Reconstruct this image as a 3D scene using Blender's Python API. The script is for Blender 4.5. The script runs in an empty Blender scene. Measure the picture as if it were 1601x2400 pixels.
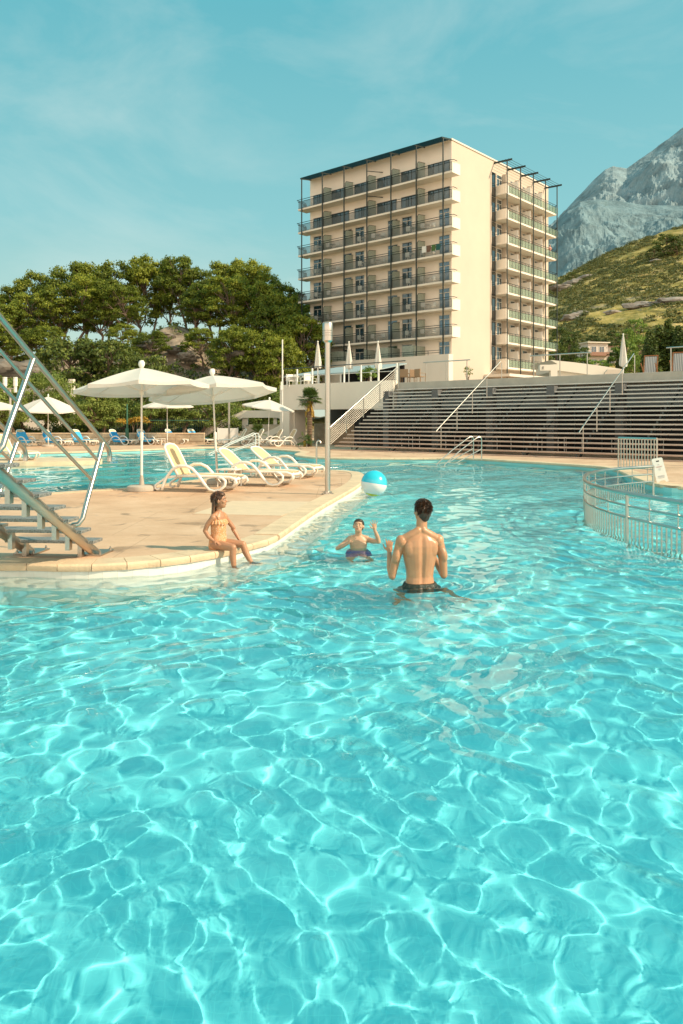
import bpy, bmesh, math, random
import numpy as np
from mathutils import Vector, Matrix, noise
from mathutils.geometry import delaunay_2d_cdt
R=math.radians; PI=math.pi
S=bpy.context.scene; C=S.collection
F=1795.0; HZ=986.0; CAMZ=1.7; DK=0.15          # focal length in photo pixels, horizon row, eye height, deck level
def at(x,y,z=DK):
    "ground point seen at photo pixel x,y when it lies at height z"
    D=(CAMZ-z)*F/(y-HZ); return Vector(((x-800.5)/F*D,D,z))
def atD(x,y,D): return Vector(((x-800.5)/F*D,D,CAMZ-(y-HZ)/F*D))
# ---------------------------------------------------------------- naming
def tag(o,label=None,cat=None,group=None,kind=None):
    if label: o['label']=label
    if cat: o['category']=cat
    if group: o['group']=group
    if kind: o['kind']=kind
    return o
def empty(name,loc=(0,0,0),rz=0,label=None,cat=None,group=None):
    o=bpy.data.objects.new(name,None); o.empty_display_size=.2; C.objects.link(o); o.location=loc; o.rotation_euler=(0,0,rz)
    return tag(o,label,cat,group)
def meshobj(name,me,m=None,parent=None):
    o=bpy.data.objects.new(name,me); C.objects.link(o)
    if m is not None and not me.materials: me.materials.append(m)
    if parent is not None: o.parent=parent
    return o
KIDS={}
def copy_tree(o,parent=None,top=True):
    c=o.copy(); C.objects.link(c)
    if parent is not None: c.parent=parent
    for ch in [q for q in C.objects if q.parent==o]: copy_tree(ch,c,False)
    return c
class MB:
    def __init__(s): s.v=[]; s.f=[]
    def add(s,vs,fs):
        b=len(s.v); s.v+= [tuple(v) for v in vs]; s.f+= [tuple(b+i for i in f) for f in fs]; return s
    def box(s,x0,x1,y0,y1,z0,z1):
        return s.add([(x0,y0,z0),(x1,y0,z0),(x1,y1,z0),(x0,y1,z0),(x0,y0,z1),(x1,y0,z1),(x1,y1,z1),(x0,y1,z1)],[(0,3,2,1),(4,5,6,7),(0,1,5,4),(1,2,6,5),(2,3,7,6),(3,0,4,7)])
    def quad(s,*p): return s.add(p,[tuple(range(len(p)))])
    def tube(s,pts,r,n=8,cap=True,up=None):
        pts=[Vector(p) for p in pts]; rs=r if isinstance(r,(list,tuple)) else [r]*len(pts)
        P=[]; prev=None
        for i,p in enumerate(pts):
            if i==0: t=pts[1]-p
            elif i==len(pts)-1: t=p-pts[-2]
            else: t=(pts[i+1]-p).normalized()+(p-pts[i-1]).normalized()
            if t.length<1e-9: t=Vector((0,0,1))
            t.normalize()
            if prev is None:
                u=t.cross(Vector((0,0,1)) if abs(t.z)<.95 else Vector((1,0,0))).normalized()
            else:
                u=(prev-t*prev.dot(t)); u=u.normalized() if u.length>1e-6 else t.orthogonal().normalized()
            prev=u; w=t.cross(u)
            for k in range(n):
                a=2*PI*k/n; P.append(p+(u*math.cos(a)+w*math.sin(a))*rs[i])
        fs=[]
        for i in range(len(pts)-1):
            for k in range(n):
                a=i*n+k; b=i*n+(k+1)%n; fs.append((a,b,b+n,a+n))
        if cap:
            fs.append(tuple(range(n-1,-1,-1))); fs.append(tuple((len(pts)-1)*n+k for k in range(n)))
        return s.add(P,fs)
    def bar(s,p0,p1,w,h,up=(0,0,1)):
        p0=Vector(p0);p1=Vector(p1);t=(p1-p0).normalized();u=Vector(up)
        sd=t.cross(u)
        if sd.length<1e-5: sd=t.cross(Vector((0,1,0)))
        sd.normalize(); u=sd.cross(t).normalized()
        vs=[]
        for p in(p0,p1):
            for a,b in((-1,-1),(1,-1),(1,1),(-1,1)): vs.append(p+sd*a*w/2+u*b*h/2)
        return s.add(vs,[(3,2,1,0),(4,5,6,7),(0,1,5,4),(1,2,6,5),(2,3,7,6),(3,0,4,7)])
    def lathe(s,prof,c=(0,0,0),n=16,capt=True):
        c=Vector(c);P=[]
        for r,z in prof:
            for k in range(n):
                a=2*PI*k/n; P.append(c+Vector((r*math.cos(a),r*math.sin(a),z)))
        fs=[]
        for i in range(len(prof)-1):
            for k in range(n):
                a=i*n+k;b=i*n+(k+1)%n; fs.append((a,b,b+n,a+n))
        if capt: fs.append(tuple(range(n-1,-1,-1))); fs.append(tuple((len(prof)-1)*n+k for k in range(n)))
        return s.add(P,fs)
    def prism(s,poly,z0,z1):
        n=len(poly)
        pts=[Vector((p[0],p[1])) for p in poly]
        ar=sum(pts[i].x*pts[(i+1)%n].y-pts[(i+1)%n].x*pts[i].y for i in range(n))
        if ar<0: poly=list(poly)[::-1]
        vs=[(p[0],p[1],z0) for p in poly]+[(p[0],p[1],z1) for p in poly]
        return s.add(vs,[tuple(range(n-1,-1,-1)),tuple(range(n,2*n))]+[(i,(i+1)%n,n+(i+1)%n,n+i) for i in range(n)])
    def build(s,name,m=None,parent=None,smooth=False,bevel=0,mats=None):
        me=bpy.data.meshes.new(name); me.from_pydata(s.v,[],s.f); me.update()
        if smooth: me.polygons.foreach_set('use_smooth',[True]*len(me.polygons)); 
        if smooth and smooth!='all':
            try: me.set_sharp_from_angle(angle=R(40))
            except Exception: pass
        o=meshobj(name,me,m,parent)
        if bevel:
            bm=bmesh.new(); bm.from_mesh(me)
            bmesh.ops.remove_doubles(bm,verts=bm.verts,dist=1e-5)
            es=[e for e in bm.edges if len(e.link_faces)==2 and e.calc_face_angle(0)>R(30)]
            bmesh.ops.bevel(bm,geom=es,offset=bevel,segments=2,affect='EDGES',profile=.6)
            bm.to_mesh(me); bm.free()
        return o
# ---------------------------------------------------------------- materials
def nodes(name):
    m=bpy.data.materials.new(name); m.use_nodes=True; nt=m.node_tree; return m,nt,nt.nodes['Principled BSDF']
def N(nt,t,**k):
    n=nt.nodes.new(t)
    for a,b in k.items():
        if a[0]=='_': n.inputs[int(a[1:])].default_value=b
        else: setattr(n,a,b)
    return n
def ramp(nt,src,stops):
    r=nt.nodes.new('ShaderNodeValToRGB'); nt.links.new(src,r.inputs[0]); e=r.color_ramp.elements
    while len(e)<len(stops): e.new(.5)
    for q,(p,c) in zip(e,stops): q.position=p; q.color=(*c,1) if len(c)==3 else c
    return r
def coords(nt,kind='Object',scale=(1,1,1)):
    tc=nt.nodes.new('ShaderNodeTexCoord'); mp=nt.nodes.new('ShaderNodeMapping'); nt.links.new(tc.outputs[kind],mp.inputs[0]); mp.inputs['Scale'].default_value=scale; return mp.outputs[0]
def pm(name,col,rough=.6,var=.12,ns=4.0,bump=0,bs=None,metal=0,spec=None,sc=(1,1,1),sheen=0,trans=0,coat=0):
    m,nt,b=nodes(name); v=coords(nt,'Object',sc)
    n=N(nt,'ShaderNodeTexNoise'); n.inputs['Scale'].default_value=ns; n.inputs['Detail'].default_value=6; n.inputs['Roughness'].default_value=.6; nt.links.new(v,n.inputs[0])
    lo=tuple(max(0,c*(1-var)) for c in col); hi=tuple(min(1,c*(1+var)) for c in col)
    r=ramp(nt,n.outputs[0],[(.3,lo),(.7,hi)]); nt.links.new(r.outputs[0],b.inputs['Base Color'])
    b.inputs['Roughness'].default_value=rough; b.inputs['Metallic'].default_value=metal
    rr=N(nt,'ShaderNodeMapRange'); rr.inputs[3].default_value=max(.02,rough-.08); rr.inputs[4].default_value=min(1,rough+.1); nt.links.new(n.outputs[0],rr.inputs[0]); nt.links.new(rr.outputs[0],b.inputs['Roughness'])
    if spec is not None: b.inputs['Specular IOR Level'].default_value=spec
    if coat: b.inputs['Coat Weight'].default_value=coat
    if bump:
        n2=N(nt,'ShaderNodeTexNoise'); n2.inputs['Scale'].default_value=bs or ns*8; n2.inputs['Detail'].default_value=4; nt.links.new(v,n2.inputs[0])
        bp=N(nt,'ShaderNodeBump'); bp.inputs['Strength'].default_value=bump; bp.inputs['Distance'].default_value=.02; nt.links.new(n2.outputs[0],bp.inputs['Height']); nt.links.new(bp.outputs[0],b.inputs['Normal'])
    return m
def translucent(m,amt=.35,col=None):
    nt=m.node_tree; out=nt.nodes['Material Output']; b=nt.nodes['Principled BSDF']; t=N(nt,'ShaderNodeBsdfTranslucent'); mx=N(nt,'ShaderNodeMixShader'); mx.inputs[0].default_value=amt
    if col: t.inputs[0].default_value=(*col,1)
    else:
        l=b.inputs['Base Color'].links
        if l: nt.links.new(l[0].from_socket,t.inputs[0])
    nt.links.new(b.outputs[0],mx.inputs[1]); nt.links.new(t.outputs[0],mx.inputs[2]); nt.links.new(mx.outputs[0],out.inputs[0]); return m
M={}
M['white_render']=pm('white_render',(.74,.66,.56),.8,.05,.6,.15,30)
M['facade']=pm('shade_lifted_cream_wall',(.86,.77,.67),.85,.05,.25,.12,12)  # the end wall's cream, lightened to offset the shade on the balcony front
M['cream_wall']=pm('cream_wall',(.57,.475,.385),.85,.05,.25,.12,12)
M['soffit']=pm('soffit',(.80,.71,.60),.85,.05,.4)
M['white_paint']=pm('white_paint',(.80,.76,.70),.45,.04,3)
M['white_plastic']=pm('white_plastic',(.82,.78,.70),.35,.03,6)
M['sling']=pm('sling_mesh',(.68,.50,.28),.7,.06,9,.3,160)
M['tan_sling']=pm('tan_sling',(.52,.40,.25),.7,.06,9)
M['green_steel']=pm('dark_green_steel',(.006,.02,.018),.45,.1,3)
M['dark_steel']=pm('dark_steel',(.03,.04,.04),.4,.1,3)
M['grey_steel']=pm('grey_steel',(.17,.17,.16),.4,.1,3,metal=.6)
def steel(name,col=(.56,.51,.45),r=.3):
    m=pm(name,col,r,.08,2.5,metal=1,sc=(1,1,1)); return m
M['steel']=steel('stainless_steel')
M['steel_dull']=steel('brushed_steel',(.50,.46,.40),.36)
M['canvas']=translucent(pm('parasol_canvas',(.77,.71,.64),.85,.03,3,.1,200),.25)
M['blue_towel']=pm('blue_towel',(.02,.30,.62),.95,.15,14,.6,140)
M['blue_towel2']=pm('blue_towel_light',(.06,.42,.72),.95,.12,14,.6,140)
M['concrete']=pm('concrete',(.42,.38,.32),.85,.12,1.5,.2,30)
M['stone']=pm('stone_wall',(.42,.34,.24),.9,.3,2.2,.8,6)
M['wood']=pm('orange_wood',(.33,.12,.04),.6,.2,6)
M['wicker']=pm('wicker',(.30,.19,.11),.8,.2,20)
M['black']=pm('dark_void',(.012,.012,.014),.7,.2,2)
M['bark']=pm('bark',(.16,.105,.065),.95,.35,3,.8,16)
M['pine_bark']=pm('pine_bark',(.21,.15,.11),.95,.3,2,.8,10)
def leafmat(name,c1,c2,c3,ns=.8,tr=.3):
    m,nt,b=nodes(name)
    g=N(nt,'ShaderNodeNewGeometry'); oi=N(nt,'ShaderNodeObjectInfo')
    n=N(nt,'ShaderNodeTexNoise'); n.inputs['Scale'].default_value=ns; nt.links.new(coords(nt),n.inputs[0])
    a=N(nt,'ShaderNodeMath',operation='MULTIPLY_ADD'); a.inputs[1].default_value=.45; nt.links.new(g.outputs['Random Per Island'],a.inputs[0])
    a2=N(nt,'ShaderNodeMath',operation='MULTIPLY_ADD'); a2.inputs[1].default_value=.9; a2.inputs[2].default_value=-.25; nt.links.new(n.outputs[0],a2.inputs[0]); nt.links.new(a2.outputs[0],a.inputs[2])
    a3=N(nt,'ShaderNodeMath',operation='MULTIPLY_ADD'); a3.inputs[1].default_value=.25; nt.links.new(oi.outputs['Random'],a3.inputs[0]); nt.links.new(a.outputs[0],a3.inputs[2])
    r=ramp(nt,a3.outputs[0],[(.1,c1),(.5,c2),(.95,c3)]); nt.links.new(r.outputs[0],b.inputs['Base Color']); b.inputs['Roughness'].default_value=.55; b.inputs['Specular IOR Level'].default_value=.3
    return translucent(m,tr)
M['pine_leaf']=leafmat('pine_needles',(.03,.05,.006),(.14,.185,.02),(.42,.44,.055),.35,.38)
M['olive_leaf']=leafmat('olive_leaves',(.06,.095,.018),(.18,.24,.045),(.36,.40,.10),.9,.35)
M['dark_leaf']=leafmat('dark_leaves',(.012,.022,.008),(.035,.055,.015),(.09,.11,.03),.5,.2)
M['mid_leaf']=leafmat('mid_leaves',(.025,.045,.012),(.08,.115,.022),(.20,.23,.04),.3,.25)
M['gold_leaf']=leafmat('gold_leaves',(.30,.17,.02),(.50,.30,.04),(.6,.42,.08),.9,.35)
M['bright_leaf']=leafmat('bright_leaves',(.07,.13,.02),(.20,.30,.05),(.35,.42,.09),.9,.4)
M['palm_leaf']=leafmat('palm_leaves',(.03,.06,.015),(.08,.13,.025),(.22,.26,.06),.9,.25)
def glass_dark(name,c=(.02,.05,.07),r=.04):
    m,nt,b=nodes(name); v=coords(nt,'Object')
    n=N(nt,'ShaderNodeTexNoise'); n.inputs['Scale'].default_value=.9; n.inputs['Detail'].default_value=3; nt.links.new(v,n.inputs[0])
    r_=ramp(nt,n.outputs[0],[(.35,tuple(q*.5 for q in c)),(.6,c),(.72,tuple(min(1,q*2.2+.01) for q in c))]); nt.links.new(r_.outputs[0],b.inputs['Base Color'])
    b.inputs['Roughness'].default_value=r; b.inputs['Specular IOR Level'].default_value=1.0; b.inputs['Coat Weight'].default_value=1.0; b.inputs['Coat Roughness'].default_value=.02
    return m
M['pane']=glass_dark('window_glass',(.02,.06,.09))
M['pane_blue']=glass_dark('blue_window_glass',(.02,.13,.24))
M['pane_dark']=glass_dark('dark_window_glass',(.012,.015,.014))
def frosted():
    m,nt,b=nodes('frosted_divider'); b.inputs['Base Color'].default_value=(.42,.46,.38,1); b.inputs['Roughness'].default_value=.3
    n=N(nt,'ShaderNodeTexNoise'); nt.links.new(coords(nt),n.inputs[0]); r=ramp(nt,n.outputs[0],[(.3,(.36,.41,.33)),(.7,(.50,.52,.43))]); nt.links.new(r.outputs[0],b.inputs['Base Color']); return translucent(m,.3)
M['frosted']=frosted()
def railglass():
    m,nt,b=nodes('green_rail_glass'); out=nt.nodes['Material Output']; t=N(nt,'ShaderNodeBsdfTransparent'); t.inputs[0].default_value=(.75,.9,.8,1)
    n=N(nt,'ShaderNodeTexNoise'); nt.links.new(coords(nt),n.inputs[0]); r=ramp(nt,n.outputs[0],[(.3,(.20,.28,.20)),(.7,(.32,.38,.28))]); nt.links.new(r.outputs[0],b.inputs['Base Color']); b.inputs['Roughness'].default_value=.1
    mx=N(nt,'ShaderNodeMixShader'); mx.inputs[0].default_value=.45; nt.links.new(b.outputs[0],mx.inputs[1]); nt.links.new(t.outputs[0],mx.inputs[2]); nt.links.new(mx.outputs[0],out.inputs[0]); return m
M['railglass']=railglass()
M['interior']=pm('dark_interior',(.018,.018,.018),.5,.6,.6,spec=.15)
# ---------------------------------------------------------------- camera, sky, sun
cam=bpy.data.cameras.new('camera'); co=bpy.data.objects.new('camera',cam); C.objects.link(co)
co.location=(0,0,CAMZ); co.rotation_euler=(PI/2,0,0)
cam.sensor_fit='HORIZONTAL'; cam.sensor_width=36; cam.lens=36*F/1601; cam.shift_y=-(1200-HZ)/1601; cam.clip_start=.05; cam.clip_end=20000
S.camera=co
SKY_FILL=(11.2,9.4,7.4)
EL=R(37); AZ=R(105.5)
w=bpy.data.worlds.new('World'); S.world=w; w.use_nodes=True
nt=w.node_tree; bg=nt.nodes['Background']; sk=nt.nodes.new('ShaderNodeTexSky'); sk.sky_type='NISHITA'; sk.sun_disc=False
sk.sun_elevation=EL; sk.sun_rotation=AZ; sk.altitude=0; sk.air_density=1.0; sk.dust_density=1.2; sk.ozone_density=1.5
tc=N(nt,'ShaderNodeTexCoord'); sep=N(nt,'ShaderNodeSeparateXYZ'); nt.links.new(tc.outputs['Generated'],sep.inputs[0])
# teal graded sky: deeper high up, paler near the horizon, blended with the physical sky
vr=ramp(nt,sep.outputs[2],[(0.0,(.60,.68,.54)),(.10,(.46,.64,.55)),(.25,(.24,.55,.56)),(.47,(.125,.455,.51)),(.60,(.08,.50,.57)),(1.0,(.06,.50,.58))])
sc_=N(nt,'ShaderNodeVectorMath',operation='SCALE'); sc_.inputs[3].default_value=1/.15; nt.links.new(vr.outputs[0],sc_.inputs[0])
tint=N(nt,'ShaderNodeMix',data_type='RGBA',blend_type='MIX'); tint.inputs[0].default_value=.9; nt.links.new(sk.outputs[0],tint.inputs[6]); nt.links.new(sc_.outputs[0],tint.inputs[7])
# warm glow added to the unseen sky behind the camera to fill shaded faces
dt=N(nt,'ShaderNodeVectorMath',operation='DOT_PRODUCT'); nt.links.new(tc.outputs['Generated'],dt.inputs[0]); dt.inputs[1].default_value=(.05,-.96,.25)
hz=N(nt,'ShaderNodeMapRange',interpolation_type='SMOOTHSTEP'); hz.inputs[1].default_value=-.05; hz.inputs[2].default_value=.7; nt.links.new(dt.outputs['Value'],hz.inputs[0])
he=N(nt,'ShaderNodeMapRange',interpolation_type='SMOOTHSTEP'); he.inputs[1].default_value=.40; he.inputs[2].default_value=.75; he.inputs[3].default_value=1; he.inputs[4].default_value=0; nt.links.new(sep.outputs[2],he.inputs[0])
hm=N(nt,'ShaderNodeMath',operation='MULTIPLY'); nt.links.new(hz.outputs[0],hm.inputs[0]); nt.links.new(he.outputs[0],hm.inputs[1])
t2=N(nt,'ShaderNodeMix',data_type='RGBA',blend_type='MIX'); nt.links.new(hm.outputs[0],t2.inputs[0]); nt.links.new(tint.outputs[2],t2.inputs[6]); t2.inputs[7].default_value=(SKY_FILL[0],SKY_FILL[1],SKY_FILL[2],1)
mp=N(nt,'ShaderNodeMapping'); mp.inputs['Scale'].default_value=(3.2,3.2,7.5); mp.inputs['Rotation'].default_value=(0,R(-22),0); mp.inputs['Location'].default_value=(1.3,.4,.55); nt.links.new(tc.outputs['Generated'],mp.inputs[0])
cn=N(nt,'ShaderNodeTexNoise'); cn.inputs['Scale'].default_value=1.0; cn.inputs['Detail'].default_value=9; cn.inputs['Roughness'].default_value=.58; cn.inputs['Distortion'].default_value=.5; nt.links.new(mp.outputs[0],cn.inputs[0])
cr=ramp(nt,cn.outputs[0],[(.47,(0,0,0)),(.80,(.34,.34,.34))])
cl=N(nt,'ShaderNodeMix',data_type='RGBA',blend_type='MIX'); nt.links.new(cr.outputs[0],cl.inputs[0]); nt.links.new(t2.outputs[2],cl.inputs[6]); cl.inputs[7].default_value=(5.0,5.4,5.0,1)
nt.links.new(cl.outputs[2],bg.inputs[0]); bg.inputs[1].default_value=.15
L=bpy.data.lights.new('sun','SUN'); L.energy=5.0; L.angle=R(.5); L.color=(1,.82,.58)
lo=bpy.data.objects.new('sun',L); C.objects.link(lo)
d=Vector((math.sin(AZ)*math.cos(EL),math.cos(AZ)*math.cos(EL),math.sin(EL))); SUN=d
lo.rotation_euler=d.to_track_quat('Z','Y').to_euler(); lo.location=(20,-10,30)
L.cycles.is_caustics_light=True
S.view_settings.view_transform='Standard'; S.view_settings.look='None'; S.view_settings.exposure=0
S.cycles.film_exposure=1.15
S.cycles.max_bounces=10; S.cycles.transmission_bounces=6; S.cycles.transparent_max_bounces=12; S.cycles.diffuse_bounces=3; S.cycles.glossy_bounces=4
S.cycles.sample_clamp_indirect=25; S.cycles.use_denoising=True
# ================================================================ WATER, POOL, DECKS
rng=np.random.default_rng(11)
waves=[]
for k in range(96):
    wl=.19*2.0**(rng.random()*1.6); th=rng.random()*2*PI
    waves.append((wl,2*PI/wl*math.cos(th),2*PI/wl*math.sin(th),rng.random()*6.28,.00142*wl))
for k in range(14):
    wl=1.1*2.0**(rng.random()*1.6); th=rng.random()*2*PI
    waves.append((wl,2*PI/wl*math.cos(th),2*PI/wl*math.sin(th),rng.random()*6.28,.0013*wl))
for k in range(40):
    wl=.085*2.0**(rng.random()*.9); th=rng.random()*2*PI
    waves.append((wl,2*PI/wl*math.cos(th),2*PI/wl*math.sin(th),rng.random()*6.28,.0008*wl))
def wz(X,Y,res):
    Xw=X+.10*np.sin(Y*1.7+.6*np.sin(X*1.1))+.03*np.sin(Y*4.1+X*2.3); Yw=Y+.10*np.sin(X*1.9+.5*np.sin(Y*1.3))+.03*np.sin(X*3.7-Y*1.9)
    Z=0*X
    chop=1+.55*np.clip((Y-4)/7,0,1)
    for wl,a,b,p,A in waves:
        fade=np.clip((wl/res-2.5)/2.5,0,1)
        Z=Z+(A*fade*chop)*np.sin(a*Xw+b*Yw+p)
    for px_,py_,am in((.82,7.98,.010),(.22,10.2,.008),(-1.05,8.85,.006)):
        r_=np.hypot(X-px_,Y-py_); Z=Z+am*np.sin(r_*26+.8*np.sin(3*np.arctan2(Y-py_,X-px_)))*np.exp(-((r_-.28)/.42)**2)
    return Z
def gridmesh(name,X,Y,Z,m=None,smooth=True):
    ny,nx=X.shape; v=np.stack([X.ravel(),Y.ravel(),Z.ravel()],1)
    i=np.arange(nx*ny).reshape(ny,nx); f=np.stack([i[:-1,:-1],i[:-1,1:],i[1:,1:],i[1:,:-1]],-1).reshape(-1,4)
    me=bpy.data.meshes.new(name); me.vertices.add(len(v)); me.vertices.foreach_set('co',v.ravel().astype(np.float32))
    me.loops.add(f.size); me.loops.foreach_set('vertex_index',f.ravel().astype(np.int32)); me.polygons.add(len(f)); me.polygons.foreach_set('loop_start',np.arange(0,f.size,4,dtype=np.int32)); me.polygons.foreach_set('loop_total',np.full(len(f),4,np.int32))
    me.polygons.foreach_set('use_smooth',np.full(len(f),smooth,bool)); me.update(); me.validate()
    return meshobj(name,me,m)
ys=[-4.0,-3,-2.2,-1.5,-1,-.5,-.1,.3,.6,.85,1.0]
y=1.1
while y<50: ys.append(y); y+=max(.011,.0062*y)
ys=np.array(ys)
u=np.linspace(-1,1,900)
core=np.clip(u/.82,-1,1); out=np.sign(u)*np.clip((np.abs(u)-.82)/.18,0,1)
XX=[];RES=[]
for yy in ys:
    h=2.2+.52*max(yy,0); xl,xr=-22.,17.
    x=core*h
    x=x+np.where(out>0,out**1.6*np.maximum(xr-h,0.01) if xr>h else 0,0) if xr>h else x
    neg=out<0
    x=np.where(neg,x-(np.abs(out)**1.6)*max(-xl-h,.01),x)
    XX.append(x); RES.append(np.maximum(np.abs(np.gradient(x)),.0062*max(yy,1.8)*.9))
X=np.array(XX); Y=np.repeat(ys[:,None],900,1); RES=np.array(RES)
X=np.clip(X,-60,60)
wm,nt,b=nodes('pool_water_surface'); nt.nodes.remove(b); g=N(nt,'ShaderNodeBsdfGlass'); g.inputs['IOR'].default_value=1.33; g.inputs['Roughness'].default_value=0; g.inputs['Color'].default_value=(.97,1,1,1)
nt.links.new(g.outputs[0],nt.nodes['Material Output'].inputs[0])
water=gridmesh('pool_water',X,Y,wz(X,Y,RES),wm); tag(water,'clear turquoise rippling pool water','water',kind='structure'); water.cycles.is_caustics_caster=True
def tilemat():
    m,nt,b=nodes('pool_floor_tiles'); v=coords(nt,'Object')
    n=N(nt,'ShaderNodeTexNoise'); n.inputs['Scale'].default_value=.35; n.inputs['Detail'].default_value=3; nt.links.new(v,n.inputs[0])
    br=N(nt,'ShaderNodeTexBrick'); br.offset=0; br.inputs['Scale'].default_value=1; br.inputs['Brick Width'].default_value=.05; br.inputs['Row Height'].default_value=.05; br.inputs['Mortar Size'].default_value=.0022
    br.inputs['Color1'].default_value=(.175,.70,.765,1); br.inputs['Color2'].default_value=(.19,.72,.785,1); br.inputs['Mortar'].default_value=(.21,.76,.81,1); nt.links.new(v,br.inputs[0])
    r=ramp(nt,n.outputs[0],[(.3,(.9,.96,.97)),(.7,(1,1,1))]); mx=N(nt,'ShaderNodeMix',data_type='RGBA',blend_type='MULTIPLY'); mx.inputs[0].default_value=1; nt.links.new(br.outputs[0],mx.inputs[6]); nt.links.new(r.outputs[0],mx.inputs[7])
    nt.links.new(mx.outputs[2],b.inputs['Base Color']); b.inputs['Roughness'].default_value=.7; b.inputs['Specular IOR Level'].default_value=.1; return m
M['pool_tile']=tilemat()
fy=[-5,5.0]+[5.0+2.6*i/12 for i in range(1,13)]+[60]; fz=[-.78,-.78]+[-.78-.0*(lambda t:t*t*(3-2*t))(i/12) for i in range(1,13)]+[-.78]; fb=MB()
for i in range(len(fy)-1): fb.quad((-40,fy[i],fz[i]),(30,fy[i],fz[i]),(30,fy[i+1],fz[i+1]),(-40,fy[i+1],fz[i+1]))
fl=fb.build('pool_floor',M['pool_tile'],smooth='all'); tag(fl,'turquoise tiled pool floor','pool floor',kind='structure'); fl.cycles.is_caustics_receiver=True
def deckmat():
    m,nt,b=nodes('stamped_deck'); v=coords(nt,'Object'); vs=coords(nt,'Object',(1,2.2,1))
    n=N(nt,'ShaderNodeTexNoise'); n.inputs['Scale'].default_value=.9; n.inputs['Detail'].default_value=8; n.inputs['Roughness'].default_value=.65; nt.links.new(v,n.inputs[0])
    r=ramp(nt,n.outputs[0],[(.25,(.47,.28,.165)),(.5,(.61,.39,.245)),(.75,(.72,.49,.33))])
    br=N(nt,'ShaderNodeTexBrick'); br.inputs['Scale'].default_value=1; br.inputs['Brick Width'].default_value=2.6; br.inputs['Row Height'].default_value=2.6; br.inputs['Mortar Size'].default_value=.004; br.inputs['Color1'].default_value=(1,1,1,1); br.inputs['Color2'].default_value=(.95,.95,.95,1); br.inputs['Mortar'].default_value=(.62,.58,.54,1); nt.links.new(v,br.inputs[0]); br.offset=.2
    mx=N(nt,'ShaderNodeMix',data_type='RGBA',blend_type='MULTIPLY'); mx.inputs[0].default_value=1; nt.links.new(r.outputs[0],mx.inputs[6]); nt.links.new(br.outputs[0],mx.inputs[7]); nt.links.new(mx.outputs[2],b.inputs['Base Color'])
    n2=N(nt,'ShaderNodeTexNoise'); n2.inputs['Scale'].default_value=5; n2.inputs['Detail'].default_value=7; n2.inputs['Distortion'].default_value=1.2; nt.links.new(vs,n2.inputs[0])
    n3=N(nt,'ShaderNodeTexNoise'); n3.inputs['Scale'].default_value=1.7; n3.inputs['Detail'].default_value=5; n3.inputs['Distortion'].default_value=.8; nt.links.new(v,n3.inputs[0]); wet=ramp(nt,n3.outputs[0],[(.60,(1,1,1)),(.66,(.72,.68,.64))])
    m3=N(nt,'ShaderNodeMix',data_type='RGBA',blend_type='MULTIPLY'); m3.inputs[0].default_value=1; nt.links.new(mx.outputs[2],m3.inputs[6]); nt.links.new(wet.outputs[0],m3.inputs[7]); nt.links.new(m3.outputs[2],b.inputs['Base Color'])
    rw=ramp(nt,n3.outputs[0],[(.60,(.8,.8,.8)),(.66,(.32,.32,.32))]); nt.links.new(rw.outputs[0],b.inputs['Roughness'])
    bp=N(nt,'ShaderNodeBump'); bp.inputs['Strength'].default_value=.55; bp.inputs['Distance'].default_value=.02; nt.links.new(n2.outputs[0],bp.inputs['Height']); nt.links.new(bp.outputs[0],b.inputs['Normal']); return m
M['deck']=deckmat()
M['coping']=pm('coping_stone',(.66,.49,.32),.7,.14,3,.35,25)
M['poolwall']=pm('pool_wall_tiles',(.70,.72,.66),.5,.05,2)
M['poolwall_far']=pm('pool_wall_tiles_aqua',(.30,.62,.60),.5,.08,2)
def smooth_poly(pts,it=2,keep=()):
    for _ in range(it):
        q=[]
        for i in range(len(pts)):
            a=Vector(pts[i]);b2=Vector(pts[(i+1)%len(pts)]); q+= [a*.75+b2*.25,a*.25+b2*.75]
        pts=q
    return [(p[0],p[1]) for p in pts]
def resample(pts,step,closed=False):
    P=[Vector((p[0],p[1])) for p in pts]; 
    if closed: P.append(P[0])
    out=[P[0].copy()]; rem=step
    for a,b2 in zip(P,P[1:]):
        L_=(b2-a).length; t=0
        while L_-t>=rem: t+=rem; out.append(a+(b2-a)*(t/L_)); rem=step
        rem-=L_-t
    return out
def coping(name,path,inward,step=.36,width=.32,label=None,z=DK,proud=.004,th=.075):
    "stone edging blocks laid along a path; inward = +1 when the deck lies left of the path"
    P=resample(path,step); mb=MB()
    for i in range(len(P)-1):
        a,b2=P[i],P[i+1]; t=(b2-a).normalized(); nrm=Vector((-t.y,t.x))*inward
        t0=(P[i]-P[i-1]).normalized() if i else t; t1=(P[i+2]-b2).normalized() if i+2<len(P) else t
        na=(Vector((-t.y,t.x))+Vector((-t0.y,t0.x))).normalized()*inward; nb=(Vector((-t.y,t.x))+Vector((-t1.y,t1.x))).normalized()*inward
        g_=.004; a1=a+t*g_; b1=b2-t*g_
        o=-.035; prof=[(o,z-th),(o-.012,z-th*.6),(o-.010,z-.016),(o+.012,z+proud),(width,z+proud),(width,z-.02)]
        vs=[]
        for p,nn in((a1,na),(b1,nb)):
            for q,zz in prof: v=p+nn*q; vs.append((v.x,v.y,zz))
        n=len(prof); fs=[(k,k+1,n+k+1,n+k) if inward>0 else (k+1,k,n+k,n+k+1) for k in range(n-1)]
        fs+= [tuple(range(n)),tuple(range(2*n-1,n-1,-1))]; mb.add(vs,fs)
    o=mb.build(name,M['coping'],None,smooth=True); return tag(o,label,'edging',kind='structure')
def P2(x,y): v=at(x,y); return (v.x,v.y)
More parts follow.
